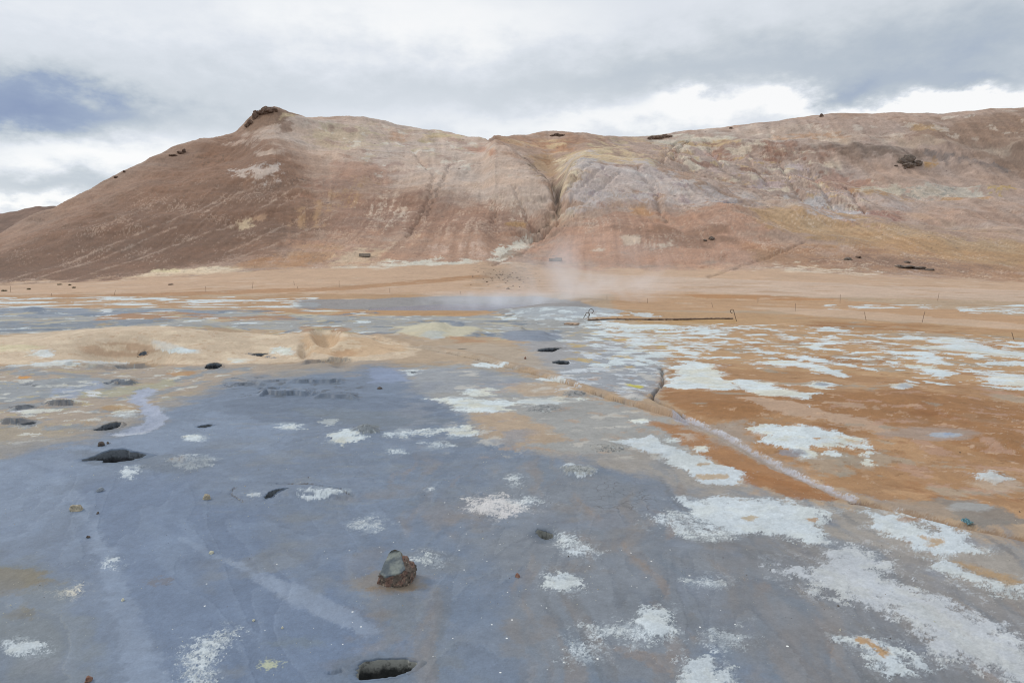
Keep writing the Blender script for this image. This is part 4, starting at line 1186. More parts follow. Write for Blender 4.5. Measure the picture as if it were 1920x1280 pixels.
def mesh_np(name, verts, faces):
    me = bpy.data.meshes.new(name)
    me.vertices.add(len(verts))
    me.vertices.foreach_set('co', np.ascontiguousarray(verts, np.float32).ravel())
    n = len(faces)
    me.loops.add(4 * n)
    me.loops.foreach_set('vertex_index', np.ascontiguousarray(faces, np.int32).ravel())
    me.polygons.add(n)
    me.polygons.foreach_set('loop_start', np.arange(0, 4 * n, 4, dtype=np.int32))
    me.polygons.foreach_set('use_smooth', np.ones(n, bool))
    me.update(calc_edges=True)
    return me


def earth_material(name, hill=False):
    m = bpy.data.materials.new(name)
    m.use_nodes = True
    k = NT(m.node_tree)
    out = k.n('ShaderNodeOutputMaterial')
    b = k.n('ShaderNodeBsdfPrincipled')
    k.t.links.new(b.outputs[0], out.inputs[0])
    pos = k.n('ShaderNodeTexCoord').outputs['Object']
    col = k.n('ShaderNodeAttribute', attribute_name='mineral').outputs['Color']
    misc = k.n('ShaderNodeAttribute', attribute_name='surface').outputs['Color']
    sep = k.n('ShaderNodeSeparateColor')
    k.put(sep.inputs[0], misc)
    speck, crack, wet = sep.outputs[0], sep.outputs[1], sep.outputs[2]
    if hill:
        f = k.m('ADD', k.m('MULTIPLY', k.m('SUBTRACT', k.noise(pos, .9, 8, .65), .5), .35), 1.0)
        c = k.mix(1.0, col, k.n('ShaderNodeCombineColor').outputs[0], 'MULTIPLY')
        vor = k.n('ShaderNodeTexVoronoi', feature='F1')
        k.put(vor.inputs['Vector'], pos)
        vor.inputs['Scale'].default_value = .55
        vs = k.n('ShaderNodeSeparateColor')
        k.put(vs.inputs[0], vor.outputs['Color'])
        clump = k.mrange(k.noise(pos, .05, 4, .6), .48, .68, .01, .16)
        st = k.m('MULTIPLY', k.m('LESS_THAN', vs.outputs[0], clump), k.m('LESS_THAN', vor.outputs['Distance'], k.m('MULTIPLY', vs.outputs[1], .32)))
        c = k.mix(k.m('MULTIPLY', st, .65), c, (.13, .09, .07))
        cc = [n for n in k.t.nodes if n.bl_idname == 'ShaderNodeCombineColor'][0]
        for i in range(3):
            k.put(cc.inputs[i], f)
        k.put(b.inputs['Base Color'], c)
        b.inputs['Roughness'].default_value = .95
        bm = k.n('ShaderNodeBump')
        bm.inputs['Strength'].default_value = .35
        bm.inputs['Distance'].default_value = .5
        k.put(bm.inputs['Height'], k.noise(pos, .8, 9, .68))
        k.put(b.inputs['Normal'], bm.outputs[0])
    else:
        g1 = k.noise(pos, 2.5, 9, .62)
        g2 = k.noise(pos, 140, 3, .6)
        f = k.m('ADD', k.m('ADD', k.m('MULTIPLY', k.m('SUBTRACT', g1, .5), .26), 1.0), k.m('MULTIPLY', k.m('SUBTRACT', g2, .5), .22))
        cc = k.n('ShaderNodeCombineColor')
        for i in range(3):
            k.put(cc.inputs[i], f)
        c = k.mix(1.0, col, cc.outputs[0], 'MULTIPLY')
        vor = k.n('ShaderNodeTexVoronoi', feature='F1')
        k.put(vor.inputs['Vector'], pos)
        vor.inputs['Scale'].default_value = 26
        vs = k.n('ShaderNodeSeparateColor')
        k.put(vs.inputs[0], vor.outputs['Color'])
        isd = k.m('LESS_THAN', vs.outputs[0], speck)
        rad = k.m('ADD', .05, k.m('MULTIPLY', k.m('POWER', vs.outputs[1], 3.0), .2))
        isd = k.m('MULTIPLY', isd, k.m('LESS_THAN', vor.outputs['Distance'], rad))
        c = k.mix(isd, c, (.72, .73, .70))
        wp = k.n('ShaderNodeVectorMath', operation='ADD')
        nn = k.n('ShaderNodeTexNoise')
        k.put(nn.inputs['Vector'], pos)
        nn.inputs['Scale'].default_value = 9
        sc = k.n('ShaderNodeVectorMath', operation='SCALE')
        k.put(sc.inputs[0], nn.outputs['Color'])
        sc.inputs['Scale'].default_value = .09
        k.put(wp.inputs[0], pos)
        k.put(wp.inputs[1], sc.outputs[0])
        v2 = k.n('ShaderNodeTexVoronoi', feature='DISTANCE_TO_EDGE')
        k.put(v2.inputs['Vector'], wp.outputs[0])
        v2.inputs['Scale'].default_value = 7.5
        gap = k.noise(pos, 3.0, 2)
        ck = k.m('MULTIPLY', k.m('MULTIPLY', crack, k.mrange(gap, .42, .55)), k.mrange(v2.outputs['Distance'], .012, .05, 1, 0))
        c = k.mix(k.m('MULTIPLY', ck, .55), c, (.07, .07, .075))
        k.put(b.inputs['Base Color'], c)
        k.put(b.inputs['Roughness'], k.m('SUBTRACT', .95, k.m('MULTIPLY', wet, .42)))
        b.inputs['Specular IOR Level'].default_value = .42
        b1 = k.n('ShaderNodeBump')
        b1.inputs['Strength'].default_value = .35
        b1.inputs['Distance'].default_value = .02
        hgt = k.m('ADD', k.noise(pos, 14, 8, .65), k.m('MULTIPLY', g2, .25))
        hgt = k.m('SUBTRACT', hgt, k.m('MULTIPLY', ck, .8))
        k.put(b1.inputs['Height'], hgt)
        k.put(b.inputs['Normal'], b1.outputs[0])
    return m


def basic_material(name, c1, c2, scale=8, rough=.9, bump=.4, dist=.02, metal=0.0, spots=None):
    m = bpy.data.materials.new(name)
    m.use_nodes = True
    k = NT(m.node_tree)
    out = k.n('ShaderNodeOutputMaterial')
    b = k.n('ShaderNodeBsdfPrincipled')
    k.t.links.new(b.outputs[0], out.inputs[0])
    pos = k.n('ShaderNodeTexCoord').outputs['Object']
    n1 = k.noise(pos, scale, 8, .65)
    c = k.mix(k.mrange(n1, .33, .67), tuple(c1), tuple(c2))
    if spots is not None:
        c = k.mix(k.mrange(k.noise(pos, scale * 2.7, 6, .6), .55, .65), c, tuple(spots))
    k.put(b.inputs['Base Color'], c)
    b.inputs['Roughness'].default_value = rough
    b.inputs['Metallic'].default_value = metal
    bm = k.n('ShaderNodeBump')
    bm.inputs['Strength'].default_value = bump
    bm.inputs['Distance'].default_value = dist
    k.put(bm.inputs['Height'], k.noise(pos, scale * 3, 8, .7))
    k.put(b.inputs['Normal'], bm.outputs[0])
    return m


# ------------------------------------------------------------------ vents are cut out of the ground before it is meshed
# U, V, half width px, half height px, depth m, lip height behind, label
VENTS = [
    (208, 859, 50, 9.5, .24, .075, 'large dark steam vent with arched crust lip above the small white salt patch'),
    (200, 803, 21, 5, .16, .06, 'rounded dark vent where the pale mud stream ends'),
    (724, 1258, 60, 17, .22, .02, 'broken open hole with pale inner wall nearest the bottom edge'),
    (1021, 1004, 17, 8, .10, .005, 'small funnel hole in grey mud with white grains beside it'),
    (511, 927, 17, 7, .10, .012, 'narrow black vent at the end of a cracked crust lens'),
    (1053, 680, 19, 4, .35, .0, 'flat oval black hole in the grey mud right of the fissure'),
    (1030, 656, 25, 4, .3, .03, 'long dark hole with jagged right end behind the oval hole'),
    (868, 654, 10, 2.6, .25, .0, 'small dark hole with bluish mud around it beside the fissure'),
    (400, 684, 14, 3, .25, .05, 'dark arched vent below the front of the beige mound'),
    (487, 664, 17, 2.2, .2, .0, 'thin slanting dark slit on the beige mound near a white spot'),
    (268, 664, 9, 2.6, .2, .05, 'small shaded hole at the foot of the hollow in the beige mound'),
    (775, 698, 6, 1.5, .12, .0, 'tiny black hole in the smooth grey plateau with white flecks around'),
    (55, 794, 11, 3.2, .15, .0, 'dark puddle hole left of the orange sand'),
    (384, 799, 13, 3, .08, .01, 'shallow dark pit with white flakes between two white crusts'),
]
OUTL = {0: [(154, 861), (170, 857), (190, 851), (215, 849), (238, 852), (262, 853), (272, 855), (252, 864), (226, 868), (208, 868), (203, 864), (185, 863), (165, 865)],
        1: [(179, 806), (185, 800), (200, 796), (214, 797), (221, 801), (216, 806), (196, 808)],
        2: [(664, 1248), (676, 1240), (720, 1238), (765, 1237), (786, 1246), (770, 1259), (745, 1268), (700, 1274), (672, 1274), (665, 1262)],
        4: [(496, 930), (500, 922), (515, 919.5), (534, 921), (522, 924.5), (509, 930.5), (504, 935)],
        6: [(1006, 659), (1009, 655), (1030, 653), (1042, 653), (1045, 651), (1060, 652), (1046, 656), (1036, 660), (1020, 660)]}


def outline(i, th):
    """radius of vent i at angle th, in units of its half axes"""
    th = np.asarray(th, float)
    wob = 1 + .10 * np.sin(2 * th + i) + .07 * np.sin(3 * th + 2.3 * i) + .05 * np.sin(7 * th + i * 1.7) + .03 * np.sin(13 * th + i)
    if i not in OUTL:
        return wob
    U, V, a, b = VENTS[i][:4]
    pa, pr = [], []
    o = OUTL[i]
    for q in range(len(o)):
        for t in np.linspace(0, 1, 12, endpoint=False):
            x = (o[q][0] * (1 - t) + o[(q + 1) % len(o)][0] * t - U) / a
            y = -(o[q][1] * (1 - t) + o[(q + 1) % len(o)][1] * t - V) / b
            pa.append(math.atan2(y, x))
            pr.append(math.hypot(x, y))
    od = np.argsort(pa)
    pa, pr = np.array(pa)[od], np.array(pr)[od]
    w = (th + math.pi) % (2 * math.pi) - math.pi
    return np.interp(w, pa, pr, period=2 * math.pi) * (1 + .03 * np.sin(11 * th) + .025 * np.sin(17 * th + 1))


Z0 = Z.copy()
VDATA = []
for i, (U, V, a, b, dp, lip, lab) in enumerate(VENTS):
    p = spot(U, V)
    rx = a * p.y / F
    ry = max(abs(spot(U, V - b).y - spot(U, V + b).y) / 2, rx * .35)
    ry = min(ry, rx * 1.4)
    VDATA.append((p, rx, ry))
    xx, yy = XX - p.x, YY - p.y
    th = np.arctan2(yy / ry, xx / rx)
    q = np.sqrt((xx / rx) ** 2 + (yy / ry) ** 2)
    near_ = q < 2
    q[near_] /= outline(i, th[near_])
    m = q < 1.06
    Z[m] = np.minimum(Z[m], p.z - dp * 1.6)
    VDATA[-1] += (i,)

# ------------------------------------------------------------------ ground and hills
def split(maskf, name, mat, kind='structure'):
    ids = np.arange(NR * NC).reshape(NR, NC)
    quads = np.stack([ids[:-1, :-1], ids[:-1, 1:], ids[1:, 1:], ids[1:, :-1]], -1)[maskf]
    used, inv = np.unique(quads, return_inverse=True)
    vv = np.stack([XX.ravel()[used], YY.ravel()[used], Z.ravel()[used]], -1)
    me = mesh_np(name, vv, inv.reshape(-1, 4))
    a = me.attributes.new('mineral', 'FLOAT_COLOR', 'POINT')
    rgba = np.ones((len(used), 4), np.float32)
    rgba[:, :3] = C.reshape(-1, 3)[used]
    a.data.foreach_set('color', rgba.ravel())
    a = me.attributes.new('surface', 'FLOAT_COLOR', 'POINT')
    rgba[:, 0] = SPECK.ravel()[used]
    rgba[:, 1] = CRACK.ravel()[used]
    rgba[:, 2] = WET.ravel()[used]
    a.data.foreach_set('color', rgba.ravel())
    return tag(link(name, me, mat), kind=kind)


face_hill = (YY - YF)[:-1, :-1] > 0
M_EARTH = earth_material('mineral earth')
M_HILL = earth_material('hill earth', True)
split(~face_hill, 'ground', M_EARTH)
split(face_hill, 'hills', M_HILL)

# lower plain all round, reaching the horizon
bm = bmesh.new()
vs = [bm.verts.new(p) for p in ((-5000, -5000, -3), (5000, -5000, -3), (5000, 5000, -3), (-5000, 5000, -3))]
bm.faces.new(vs)
me = bpy.data.meshes.new('terrain'); bm.to_mesh(me); bm.free()
tag(link('terrain', me, basic_material('far earth', alb('#8F725C'), alb('#A5866C'), .02, .95, 0)), kind='structure')

# distant brown hill at the far left
nx, ny = 90, 14
us = np.linspace(-420, 190, nx)
top = np.interp(us, [-420, -200, -60, 0, 22, 50, 75, 105, 150, 190], [430, 410, 402, 400, 398, 390, 387, 386, 392, 400])
vv = []
for j in range(ny):
    t = j / (ny - 1)
    for i in range(nx):
        d = 720 + 260 * t
        zt = CAMZ + 980 * t_of_v(top[i] + 1.2 * math.sin(i * 1.3) * math.sin(i * .37))
        s_ = s_of_uv(us[i], top[i])
        prof = t ** 1.15
        vv.append((s_ * d, d, -3 + (zt + 3) * prof + 3 * math.sin(i * .6 + j) * t * (1 - t) * 2))
ids = np.arange(nx * ny).reshape(ny, nx)
fc = np.stack([ids[:-1, :-1], ids[:-1, 1:], ids[1:, 1:], ids[1:, :-1]], -1).reshape(-1, 4)
me = mesh_np('distant_hill', np.array(vv), fc)
tag(link('distant_hill', me, basic_material('far hill earth', alb('#6C5548'), alb('#8A6E5E'), .03, .95, .5, 2)), kind='structure')

# ------------------------------------------------------------------ steam vents
def vent_material(name, dry, wet, shade_depth, dark):  # dry, wet: upper and lower wall tones; the wet one paints the hole's shade
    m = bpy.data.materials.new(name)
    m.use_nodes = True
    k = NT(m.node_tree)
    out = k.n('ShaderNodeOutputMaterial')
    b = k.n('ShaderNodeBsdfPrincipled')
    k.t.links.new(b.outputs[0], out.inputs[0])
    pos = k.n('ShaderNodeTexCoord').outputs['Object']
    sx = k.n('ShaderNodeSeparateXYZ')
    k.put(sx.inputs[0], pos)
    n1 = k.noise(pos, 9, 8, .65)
    lvl = k.m('ADD', sx.outputs[2], k.m('MULTIPLY', k.m('SUBTRACT', n1, .5), shade_depth * 3.2))
    c = k.mix(k.mrange(lvl, -shade_depth * 1.3, -shade_depth * .5), tuple(wet), tuple(dry))  # shade of the hole put into the colour, darker with depth
    c = k.mix(k.mrange(k.noise(pos, 16, 7, .65), .5, .68, 0, .75), c, tuple(dark))  # dark noise patches painted in as shaded caves
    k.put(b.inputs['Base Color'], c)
    k.put(b.inputs['Roughness'], k.mrange(lvl, -shade_depth * 1.2, -shade_depth * .6, .55, .95))
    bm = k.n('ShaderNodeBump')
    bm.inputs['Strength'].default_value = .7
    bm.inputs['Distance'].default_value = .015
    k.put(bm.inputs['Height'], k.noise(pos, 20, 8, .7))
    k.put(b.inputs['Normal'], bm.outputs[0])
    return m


M_VENT = vent_material('mud wall with shade painted below', alb('#6E757D'), alb('#33373D'), .055, alb('#2F3338'))
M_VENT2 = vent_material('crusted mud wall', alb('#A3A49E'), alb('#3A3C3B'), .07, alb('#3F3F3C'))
M_FLOOR = basic_material('black wet mud', alb('#2A2E33'), alb('#42474D'), 9, .5, .4, .015)
M_LIP = basic_material('dried mud rim', alb('#7E8899'), alb('#8E98A8'), 10, .9, .5, .01)
M_LIPT = basic_material('sandy rim', alb('#B0977A'), alb('#C6AE90'), 10, .9, .5, .01)
for (p, rx, ry, i), (U, V, a, b, dp, lip, lab) in zip(VDATA, VENTS):
    na = 120 if a > 12 else 40
    sandy = 620 < V < 690 and U < 520
    root = bpy.data.objects.new('steam_vent', None)
    COL.objects.link(root)
    root.location = p
    tag(root, lab, 'vent', 'steam vents in the mud')
    rad = []
    for q in range(na):
        th = 2 * math.pi * q / na
        rad.append(float(outline(i, th)))

    def ring(f, zfun, jit):
        out = []
        for q in range(na):
            th = 2 * math.pi * q / na
            r = rad[q] * f * (1 + jit * mnoise.noise(Vector((math.cos(th) * 5 + i, math.sin(th) * 5, f * 9))))
            x, y = rx * r * math.cos(th), ry * r * math.sin(th)
            back = max(0.0, math.sin(th)) ** 1.3
            z = zfun(th, back) + dp * .10 * jit * 6 * mnoise.noise(Vector((x * 9 / rx, y * 9 / ry, f * 7 + i)))
            out.append((x, y, z))
        return out

    def gz(f):
        return lambda th, back: height(p.x + rx * rad[int(th / 2 / math.pi * na) % na] * f * math.cos(th),
                                       p.y + ry * rad[int(th / 2 / math.pi * na) % na] * f * math.sin(th), Z0) - p.z

    def build(name, rings, mat, cap=False):
        vs, fs = [], []
        for r in rings:
            vs += r
        for j in range(len(rings) - 1):
            for q in range(na):
                q2 = (q + 1) % na
                fs.append((j * na + q, j * na + q2, (j + 1) * na + q2, (j + 1) * na + q))
        if cap:
            vs.append((0, 0, rings[-1][0][2]))
            c0 = len(vs) - 1
            j = len(rings) - 1
            for q in range(na):
                fs.append((j * na + q, j * na + (q + 1) % na, c0))
        me = bpy.data.meshes.new(name)
        me.from_pydata(vs, [], fs)
        me.polygons.foreach_set('use_smooth', [True] * len(fs))
        me.update()
        return link(name, me, mat, root)
    e = .004 * max(1, p.y / 10)
    B1 = gz(1.02)

    def down(t_, up):
        return lambda t, k_: B1(t, k_) * (1 - t_) + up * lip * k_ - dp * t_ - e * .2
    build('rim', [ring(1.34, lambda t, k_: gz(1.34)(t, k_) - e * 1.5, 0), ring(1.2, lambda t, k_: gz(1.2)(t, k_) + e * .5 + lip * .45 * k_, .005),
                  ring(1.1, lambda t, k_: gz(1.1)(t, k_) + e + lip * .85 * k_, .01), ring(1.0, lambda t, k_: B1(t, k_) + e + lip * k_, .015), ring(.97, lambda t, k_: B1(t, k_) - e + lip * .8 * k_, .02)],
          M_EARTH)
    rim = root.children[0].data
    rc = np.ones((len(rim.vertices), 4), np.float32)
    for q, v_ in enumerate(rim.vertices):
        wx_, wy_ = p.x + v_.co.x, p.y + v_.co.y
        f_ = 1.25 if q < 3 * na else 1.12
        wx_, wy_ = p.x + v_.co.x * f_, p.y + v_.co.y * f_
        rc[q, :3] = C[min(int(np.searchsorted(Y, wy_)), NR - 1), min(int(np.searchsorted(S, wx_ / wy_)), NC - 1)]
    at = rim.attributes.new('mineral', 'FLOAT_COLOR', 'POINT')
    at.data.foreach_set('color', rc.ravel())
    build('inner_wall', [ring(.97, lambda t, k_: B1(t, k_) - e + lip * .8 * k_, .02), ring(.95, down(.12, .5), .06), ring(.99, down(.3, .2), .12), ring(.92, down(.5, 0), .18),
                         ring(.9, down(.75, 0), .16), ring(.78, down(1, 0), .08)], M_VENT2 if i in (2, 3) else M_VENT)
    build('floor', [ring(.79, lambda t, k_: -dp * .99, .06), ring(.5, lambda t, k_: -dp * 1.05, .06), ring(.2, lambda t, k_: -dp * 1.08, .05)], M_FLOOR, True)

# ------------------------------------------------------------------ rocks
def rock_mesh(name, seed, size, sub=4, planes=9, rough=.12, flat=.75, sink=.25):
    """angular stone: a sphere cut by random planes, then roughened"""
    r = random.Random(seed)
    bm = bmesh.new()
    bmesh.ops.create_icosphere(bm, subdivisions=sub, radius=1)
    cuts = []
    for _ in range(planes):
        n = Vector((r.gauss(0, 1), r.gauss(0, 1), r.gauss(.2, .8))).normalized()
        cuts.append((n, r.uniform(.55, .9)))
    off = Vector((seed * 3.1, seed * 1.7, 0))
    for v in bm.verts:
        c = v.co.copy()
        for n, d in cuts:
            t = c.dot(n)
            if t > d:
                c -= n * (t - d) * .92
        nn = mnoise.fractal(c * 2.2 + off, 1.0, 2.0, 5)
        c *= 1 + rough * nn
        c.z *= flat
        v.co = Vector((c.x * size[0], c.y * size[1], (c.z + flat * (1 - 2 * sink) * .5) * size[2]))
    me = bpy.data.meshes.new(name)
    bm.to_mesh(me)
    bm.free()
    me.polygons.foreach_set('use_smooth', [True] * len(me.polygons))
    return me


M_TAN = basic_material('tan stone', alb('#A59B87'), alb('#C9BEA6'), 22, .95, .8, .01, spots=alb('#7C7466'))
M_GREY = basic_material('grey stone', alb('#7F8893'), alb('#A2A8AE'), 22, .95, .8, .01)
M_PALE = basic_material('cream stone', alb('#C9C6AE'), alb('#DAD8C4'), 30, .95, .6, .005)
M_DARK = basic_material('dark brown stone', alb('#4A423E'), alb('#6F635A'), 25, .95, .8, .01)
M_RED = basic_material('rusty stone', alb('#7A5244'), alb('#9C7A68'), 25, .95, .8, .01)
M_OUT = basic_material('dark lava rock', alb('#604E43'), alb('#846D5E'), .9, .95, .8, .3, spots=alb('#6B5447'))
M_OUT2 = basic_material('slate grey lava rock', alb('#6A5F57'), alb('#8A7D73'), .9, .95, 1, .4, spots=alb('#80664A'))
STONES = [
    (140, 958, 19, 12, M_TAN, 'lumpy tan stone lying alone on the grey mud at the left'),
    (187, 921, 12, 7, M_GREY, 'small grey stone on the mud behind the lumpy tan stone'),
    (386, 936, 13, 12, M_TAN, 'rounded cream stone on the mud left of the cracked crust lens'),
    (395, 1038, 8, 5, M_PALE, 'small flat cream pebble on bare blue mud'),
    (230, 1126, 6, 5, M_PALE, 'tiny cream pebble on blue mud near the left brown stain'),
    (165, 1008, 6, 5, M_DARK, 'tiny dark pebble on the edge of the pale mud flow'),
    (183, 963, 5, 4, M_DARK, 'tiny brown pebble right of the lumpy tan stone'),
    (188, 836, 11, 8, M_DARK, 'dark brown stone between the two big left vents'),
    (202, 832, 5, 4, M_DARK, 'small dark stone right beside the dark brown stone'),
    (970, 1082, 9, 7, M_RED, 'reddish pebble on grey mud right of the big boulder'),
    (164, 1278, 13, 10, M_RED, 'rust orange stone at the bottom edge'),
    (475, 1164, 5, 4, M_PALE, 'tiny pale pebble on blue mud above the yellow stain'),
    (529, 1178, 4, 4, M_PALE, 'tiny pale pebble right of another above the yellow stain'),
    (985, 673, 4, 4, M_RED, 'small red brown stone beside the fissure bank'),
    (712, 729, 9, 4, M_DARK, 'small dark stone at the edge of the lavender mud'),
]
for j, (U, V, w, hh, mat, lab) in enumerate(STONES):
    p = spot(U, V)
    sx = w * p.y / F / 2 * 1.25
    o = link('stone', rock_mesh('stone', j + 3, (sx, sx * .85, hh * p.y / F / 2 * 2.1), 4, 7, .2, .85), mat)
    o.location = p + Vector((0, sx * .4, -.1 * sx))
    o.rotation_euler = (0, 0, j * 1.3)
    tag(o, lab, 'stone', 'loose stones on the mud')

# the big boulder: pale slanting fracture face above, rusty rough flank below
p = spot(738, 1101)
W = 74 * p.y / F
bmb = bmesh.new()
bmesh.ops.create_icosphere(bmb, subdivisions=6, radius=1)
# half-spaces, boulder units: x right, y away, z up; outline read from the photo
cuts = [(Vector((-.22, -.45, .86)), .46), (Vector((-.93, .05, .36)), .64), (Vector((.72, -.05, .69)), .62), (Vector((.98, -.1, 0)), .80),
        (Vector((0, -1, .06)), .80), (Vector((-.65, -.75, 0)), .86), (Vector((.6, -.78, 0)), .86), (Vector((0, .95, .3)), .6), (Vector((0, 0, -1)), .62),
        (Vector((-.98, 0, -.1)), .86), (Vector((0, 0, 1)), 1.0)]
cuts = [(n.normalized(), d) for n, d in cuts]
cols = []
bmb.verts.ensure_lookup_table()
for v in bmb.verts:
    c = v.co * 1.32
    c.z += .15
    which = -1
    for q, (n, d) in enumerate(cuts):
        t = c.dot(n)
        if t > d:
            c -= n * (t - d)
            which = q
    face = 1 if c.dot(cuts[0][0]) > cuts[0][1] - .05 + .05 * mnoise.fractal(v.co * 5, 1, 2, 3) else 0
    rgh = .035 if face else .085
    c += c.normalized() * rgh * mnoise.fractal(c * 3.1 + Vector((4, 7, 1)), .9, 2.1, 6)
    if not face:
        c -= c.normalized() * .05 * max(0, mnoise.noise(c * 9)) ** .7
    v.co = Vector((c.x * .56 * W, c.y * .50 * W, (c.z + .50) * .60 * W))
    hgtz = (c.z + .62) / 1.5
    nn = mnoise.fractal(c * 2.5, 1, 2, 4)
    nf = mnoise.noise(c * 11 + Vector((3, 1, 8)))
    if face:
        t_ = min(1, max(0, .5 + 1.1 * nn + .35 * nf))
        k_ = alb('#868C87') * (1 - t_) + alb('#5C656B') * t_
        if c.z > .8:
            k_ = alb('#6F604E')
    else:
        k_ = alb('#82675B') if nn + .5 * nf > .05 else alb('#6E6258')
        if nf > .45:
            k_ = alb('#A08D7C')
        if nf < -.4:
            k_ = alb('#4A4039')
        if c.z > .55:
            k_ = alb('#7E7A6E') if nn < 0 else alb('#865F50')
        if c.z < -.47 and c.x < .15 and nf > -.3:
            k_ = alb('#CFCBC4')
    cols.append(k_)
me = bpy.data.meshes.new('boulder')
bmb.to_mesh(me)
bmb.free()
at = me.attributes.new('mineral', 'FLOAT_COLOR', 'POINT')
rg = np.ones((len(me.vertices), 4), np.float32)
rg[:, :3] = np.array(cols)
at.data.foreach_set('color', rg.ravel())
me.polygons.foreach_set('use_smooth', [True] * len(me.polygons))
mb = bpy.data.materials.new('fractured lava stone')
mb.use_nodes = True
k = NT(mb.node_tree)
ko = k.n('ShaderNodeOutputMaterial')
kb = k.n('ShaderNodeBsdfPrincipled')
k.t.links.new(kb.outputs[0], ko.inputs[0])
kc = k.n('ShaderNodeAttribute', attribute_name='mineral').outputs['Color']
kp = k.n('ShaderNodeTexCoord').outputs['Object']
kf = k.m('ADD', .65, k.m('MULTIPLY', k.noise(kp, 40, 8, .7), .7))
kcc = k.n('ShaderNodeCombineColor')
for q in range(3):
    k.put(kcc.inputs[q], kf)
k.put(kb.inputs['Base Color'], k.mix(1.0, kc, kcc.outputs[0], 'MULTIPLY'))
kb.inputs['Roughness'].default_value = .95
kbm = k.n('ShaderNodeBump')
kbm.inputs['Strength'].default_value = .8
kbm.inputs['Distance'].default_value = .015
k.put(kbm.inputs['Height'], k.noise(kp, 45, 9, .72))
k.put(kb.inputs['Normal'], kbm.outputs[0])
o = link('boulder', me, mb)
o.location = p + Vector((0, .42 * W, -.02 * W))
tag(o, 'large boulder with pale grey slanting top face and rusty rough sides', 'boulder')

# rock outcrops and loose rocks on the hills
def outcrop(name, chunks, mat, label, cat='rock', group=None, seed=1, after=0):
    """chunks: (U, V of the base, width px, height px); one joined rock mass"""
    base = spot(chunks[0][0], chunks[0][1], after)
    bm = bmesh.new()
    for j, (U, V, w, hh) in enumerate(chunks):
        q = spot(U, V, after)
        if abs(q.y - base.y) > 30:
            q = Vector((float(s_of_uv(U, V)) * base.y, base.y, base.z + (chunks[0][1] - V) / F * base.y))
        sx = w * q.y / F / 2 * 1.0
        m_ = rock_mesh('rock', seed * 7 + j, (sx, max(sx * .7, 1.0), hh * q.y / F / 2 * 1.25), 4, 8, .3, .9, .2)
        m_.transform(Matrix.Translation(q - base))
        bm.from_mesh(m_)
        bpy.data.meshes.remove(m_)
    me = bpy.data.meshes.new(name)
    bm.to_mesh(me)
    bm.free()
    me.polygons.foreach_set('use_smooth', [True] * len(me.polygons))
    o = link(name, me, mat)
    o.location = base
    return tag(o, label, cat, group)


outcrop('rock_outcrop', [(503, 210, 26, 14), (497, 212, 16, 14), (512, 208, 18, 8), (489, 214, 14, 10), (481, 217, 12, 14), (478, 222, 10, 16), (470, 232, 14, 10), (464, 237, 10, 8)], M_OUT,
        'jagged dark brown outcrop crowning the pointed summit of the left hill', 'rock outcrop', seed=2)
outcrop('rock_outcrop', [(1222, 261, 16, 9), (1234, 260, 18, 10), (1246, 258, 18, 8), (1255, 257, 12, 5)], M_OUT,
        'low flat topped black outcrop on the skyline right of the saddle', 'rock outcrop', seed=3)
outcrop('rock_outcrop', [(1703, 305, 26, 20), (1692, 306, 20, 14), (1718, 308, 22, 12), (1704, 312, 24, 10)], M_OUT2,
        'dark slate crag sticking out of the upper right hillside', 'rock outcrop', seed=4)
outcrop('rock_outcrop', [(1045, 254, 16, 5), (1052, 255, 14, 4), (1036, 255, 12, 3)], M_OUT, 'small dark crag on the distant saddle skyline', 'rock outcrop', seed=5)
outcrop('rock_outcrop', [(1700, 502, 34, 7), (1722, 504, 30, 6), (1742, 506, 18, 4), (1685, 500, 14, 5)], M_OUT2, 'long low dark ledge at the foot of the right slope', 'rock outcrop', seed=6)
outcrop('rock_outcrop', [(338, 288, 14, 6), (345, 286, 6, 9), (325, 292, 16, 4)], M_OUT, 'small dark ledge with a knob high on the left slope', 'rock outcrop', seed=7)
ROCKS = [(1540, 219, 8, 7, M_OUT, 'squat boulder on the right skyline at the first bend'), (1370, 241, 9, 4, M_OUT, 'low boulder on the skyline between flat outcrop and bend'),
         (1334, 448, 11, 7, M_OUT2, 'dark rock on the brown patch of the middle spur'), (1322, 451, 7, 4, M_OUT2, 'smaller dark rock left of the one on the middle spur'),
         (1590, 487, 16, 7, M_OUT2, 'grey rock above the pale crust at the right foot'), (1609, 483, 9, 4, M_OUT, 'dark rock right of the grey rock at the right foot'),
         (1700, 492, 12, 4, M_OUT2, 'grey rock just above the long low ledge'), (218, 333, 9, 4, M_OUT, 'dark rock on the left skyline low down'),
         (233, 322, 7, 4, M_OUT, 'dark rock on the left skyline above the lower one'), 
         
         (782, 237, 14, 4, M_OUT, 'grey rock on the skyline of the rounded pale shoulder'), 
         (1680, 311, 7, 3, M_OUT2, 'small rock left below the slate crag'), (1696, 316, 6, 4, M_OUT2, 'small rock straight below the slate crag'),
         (321, 534, 6, 3, M_OUT, 'dark stone on the sandy plain at the left foot'),
         ]
for j, (U, V, w, hh, mat, lab) in enumerate(ROCKS):
    outcrop('rock', [(U, V, w, hh)], mat, lab, 'rock', 'rocks scattered on the hills', 30 + j)
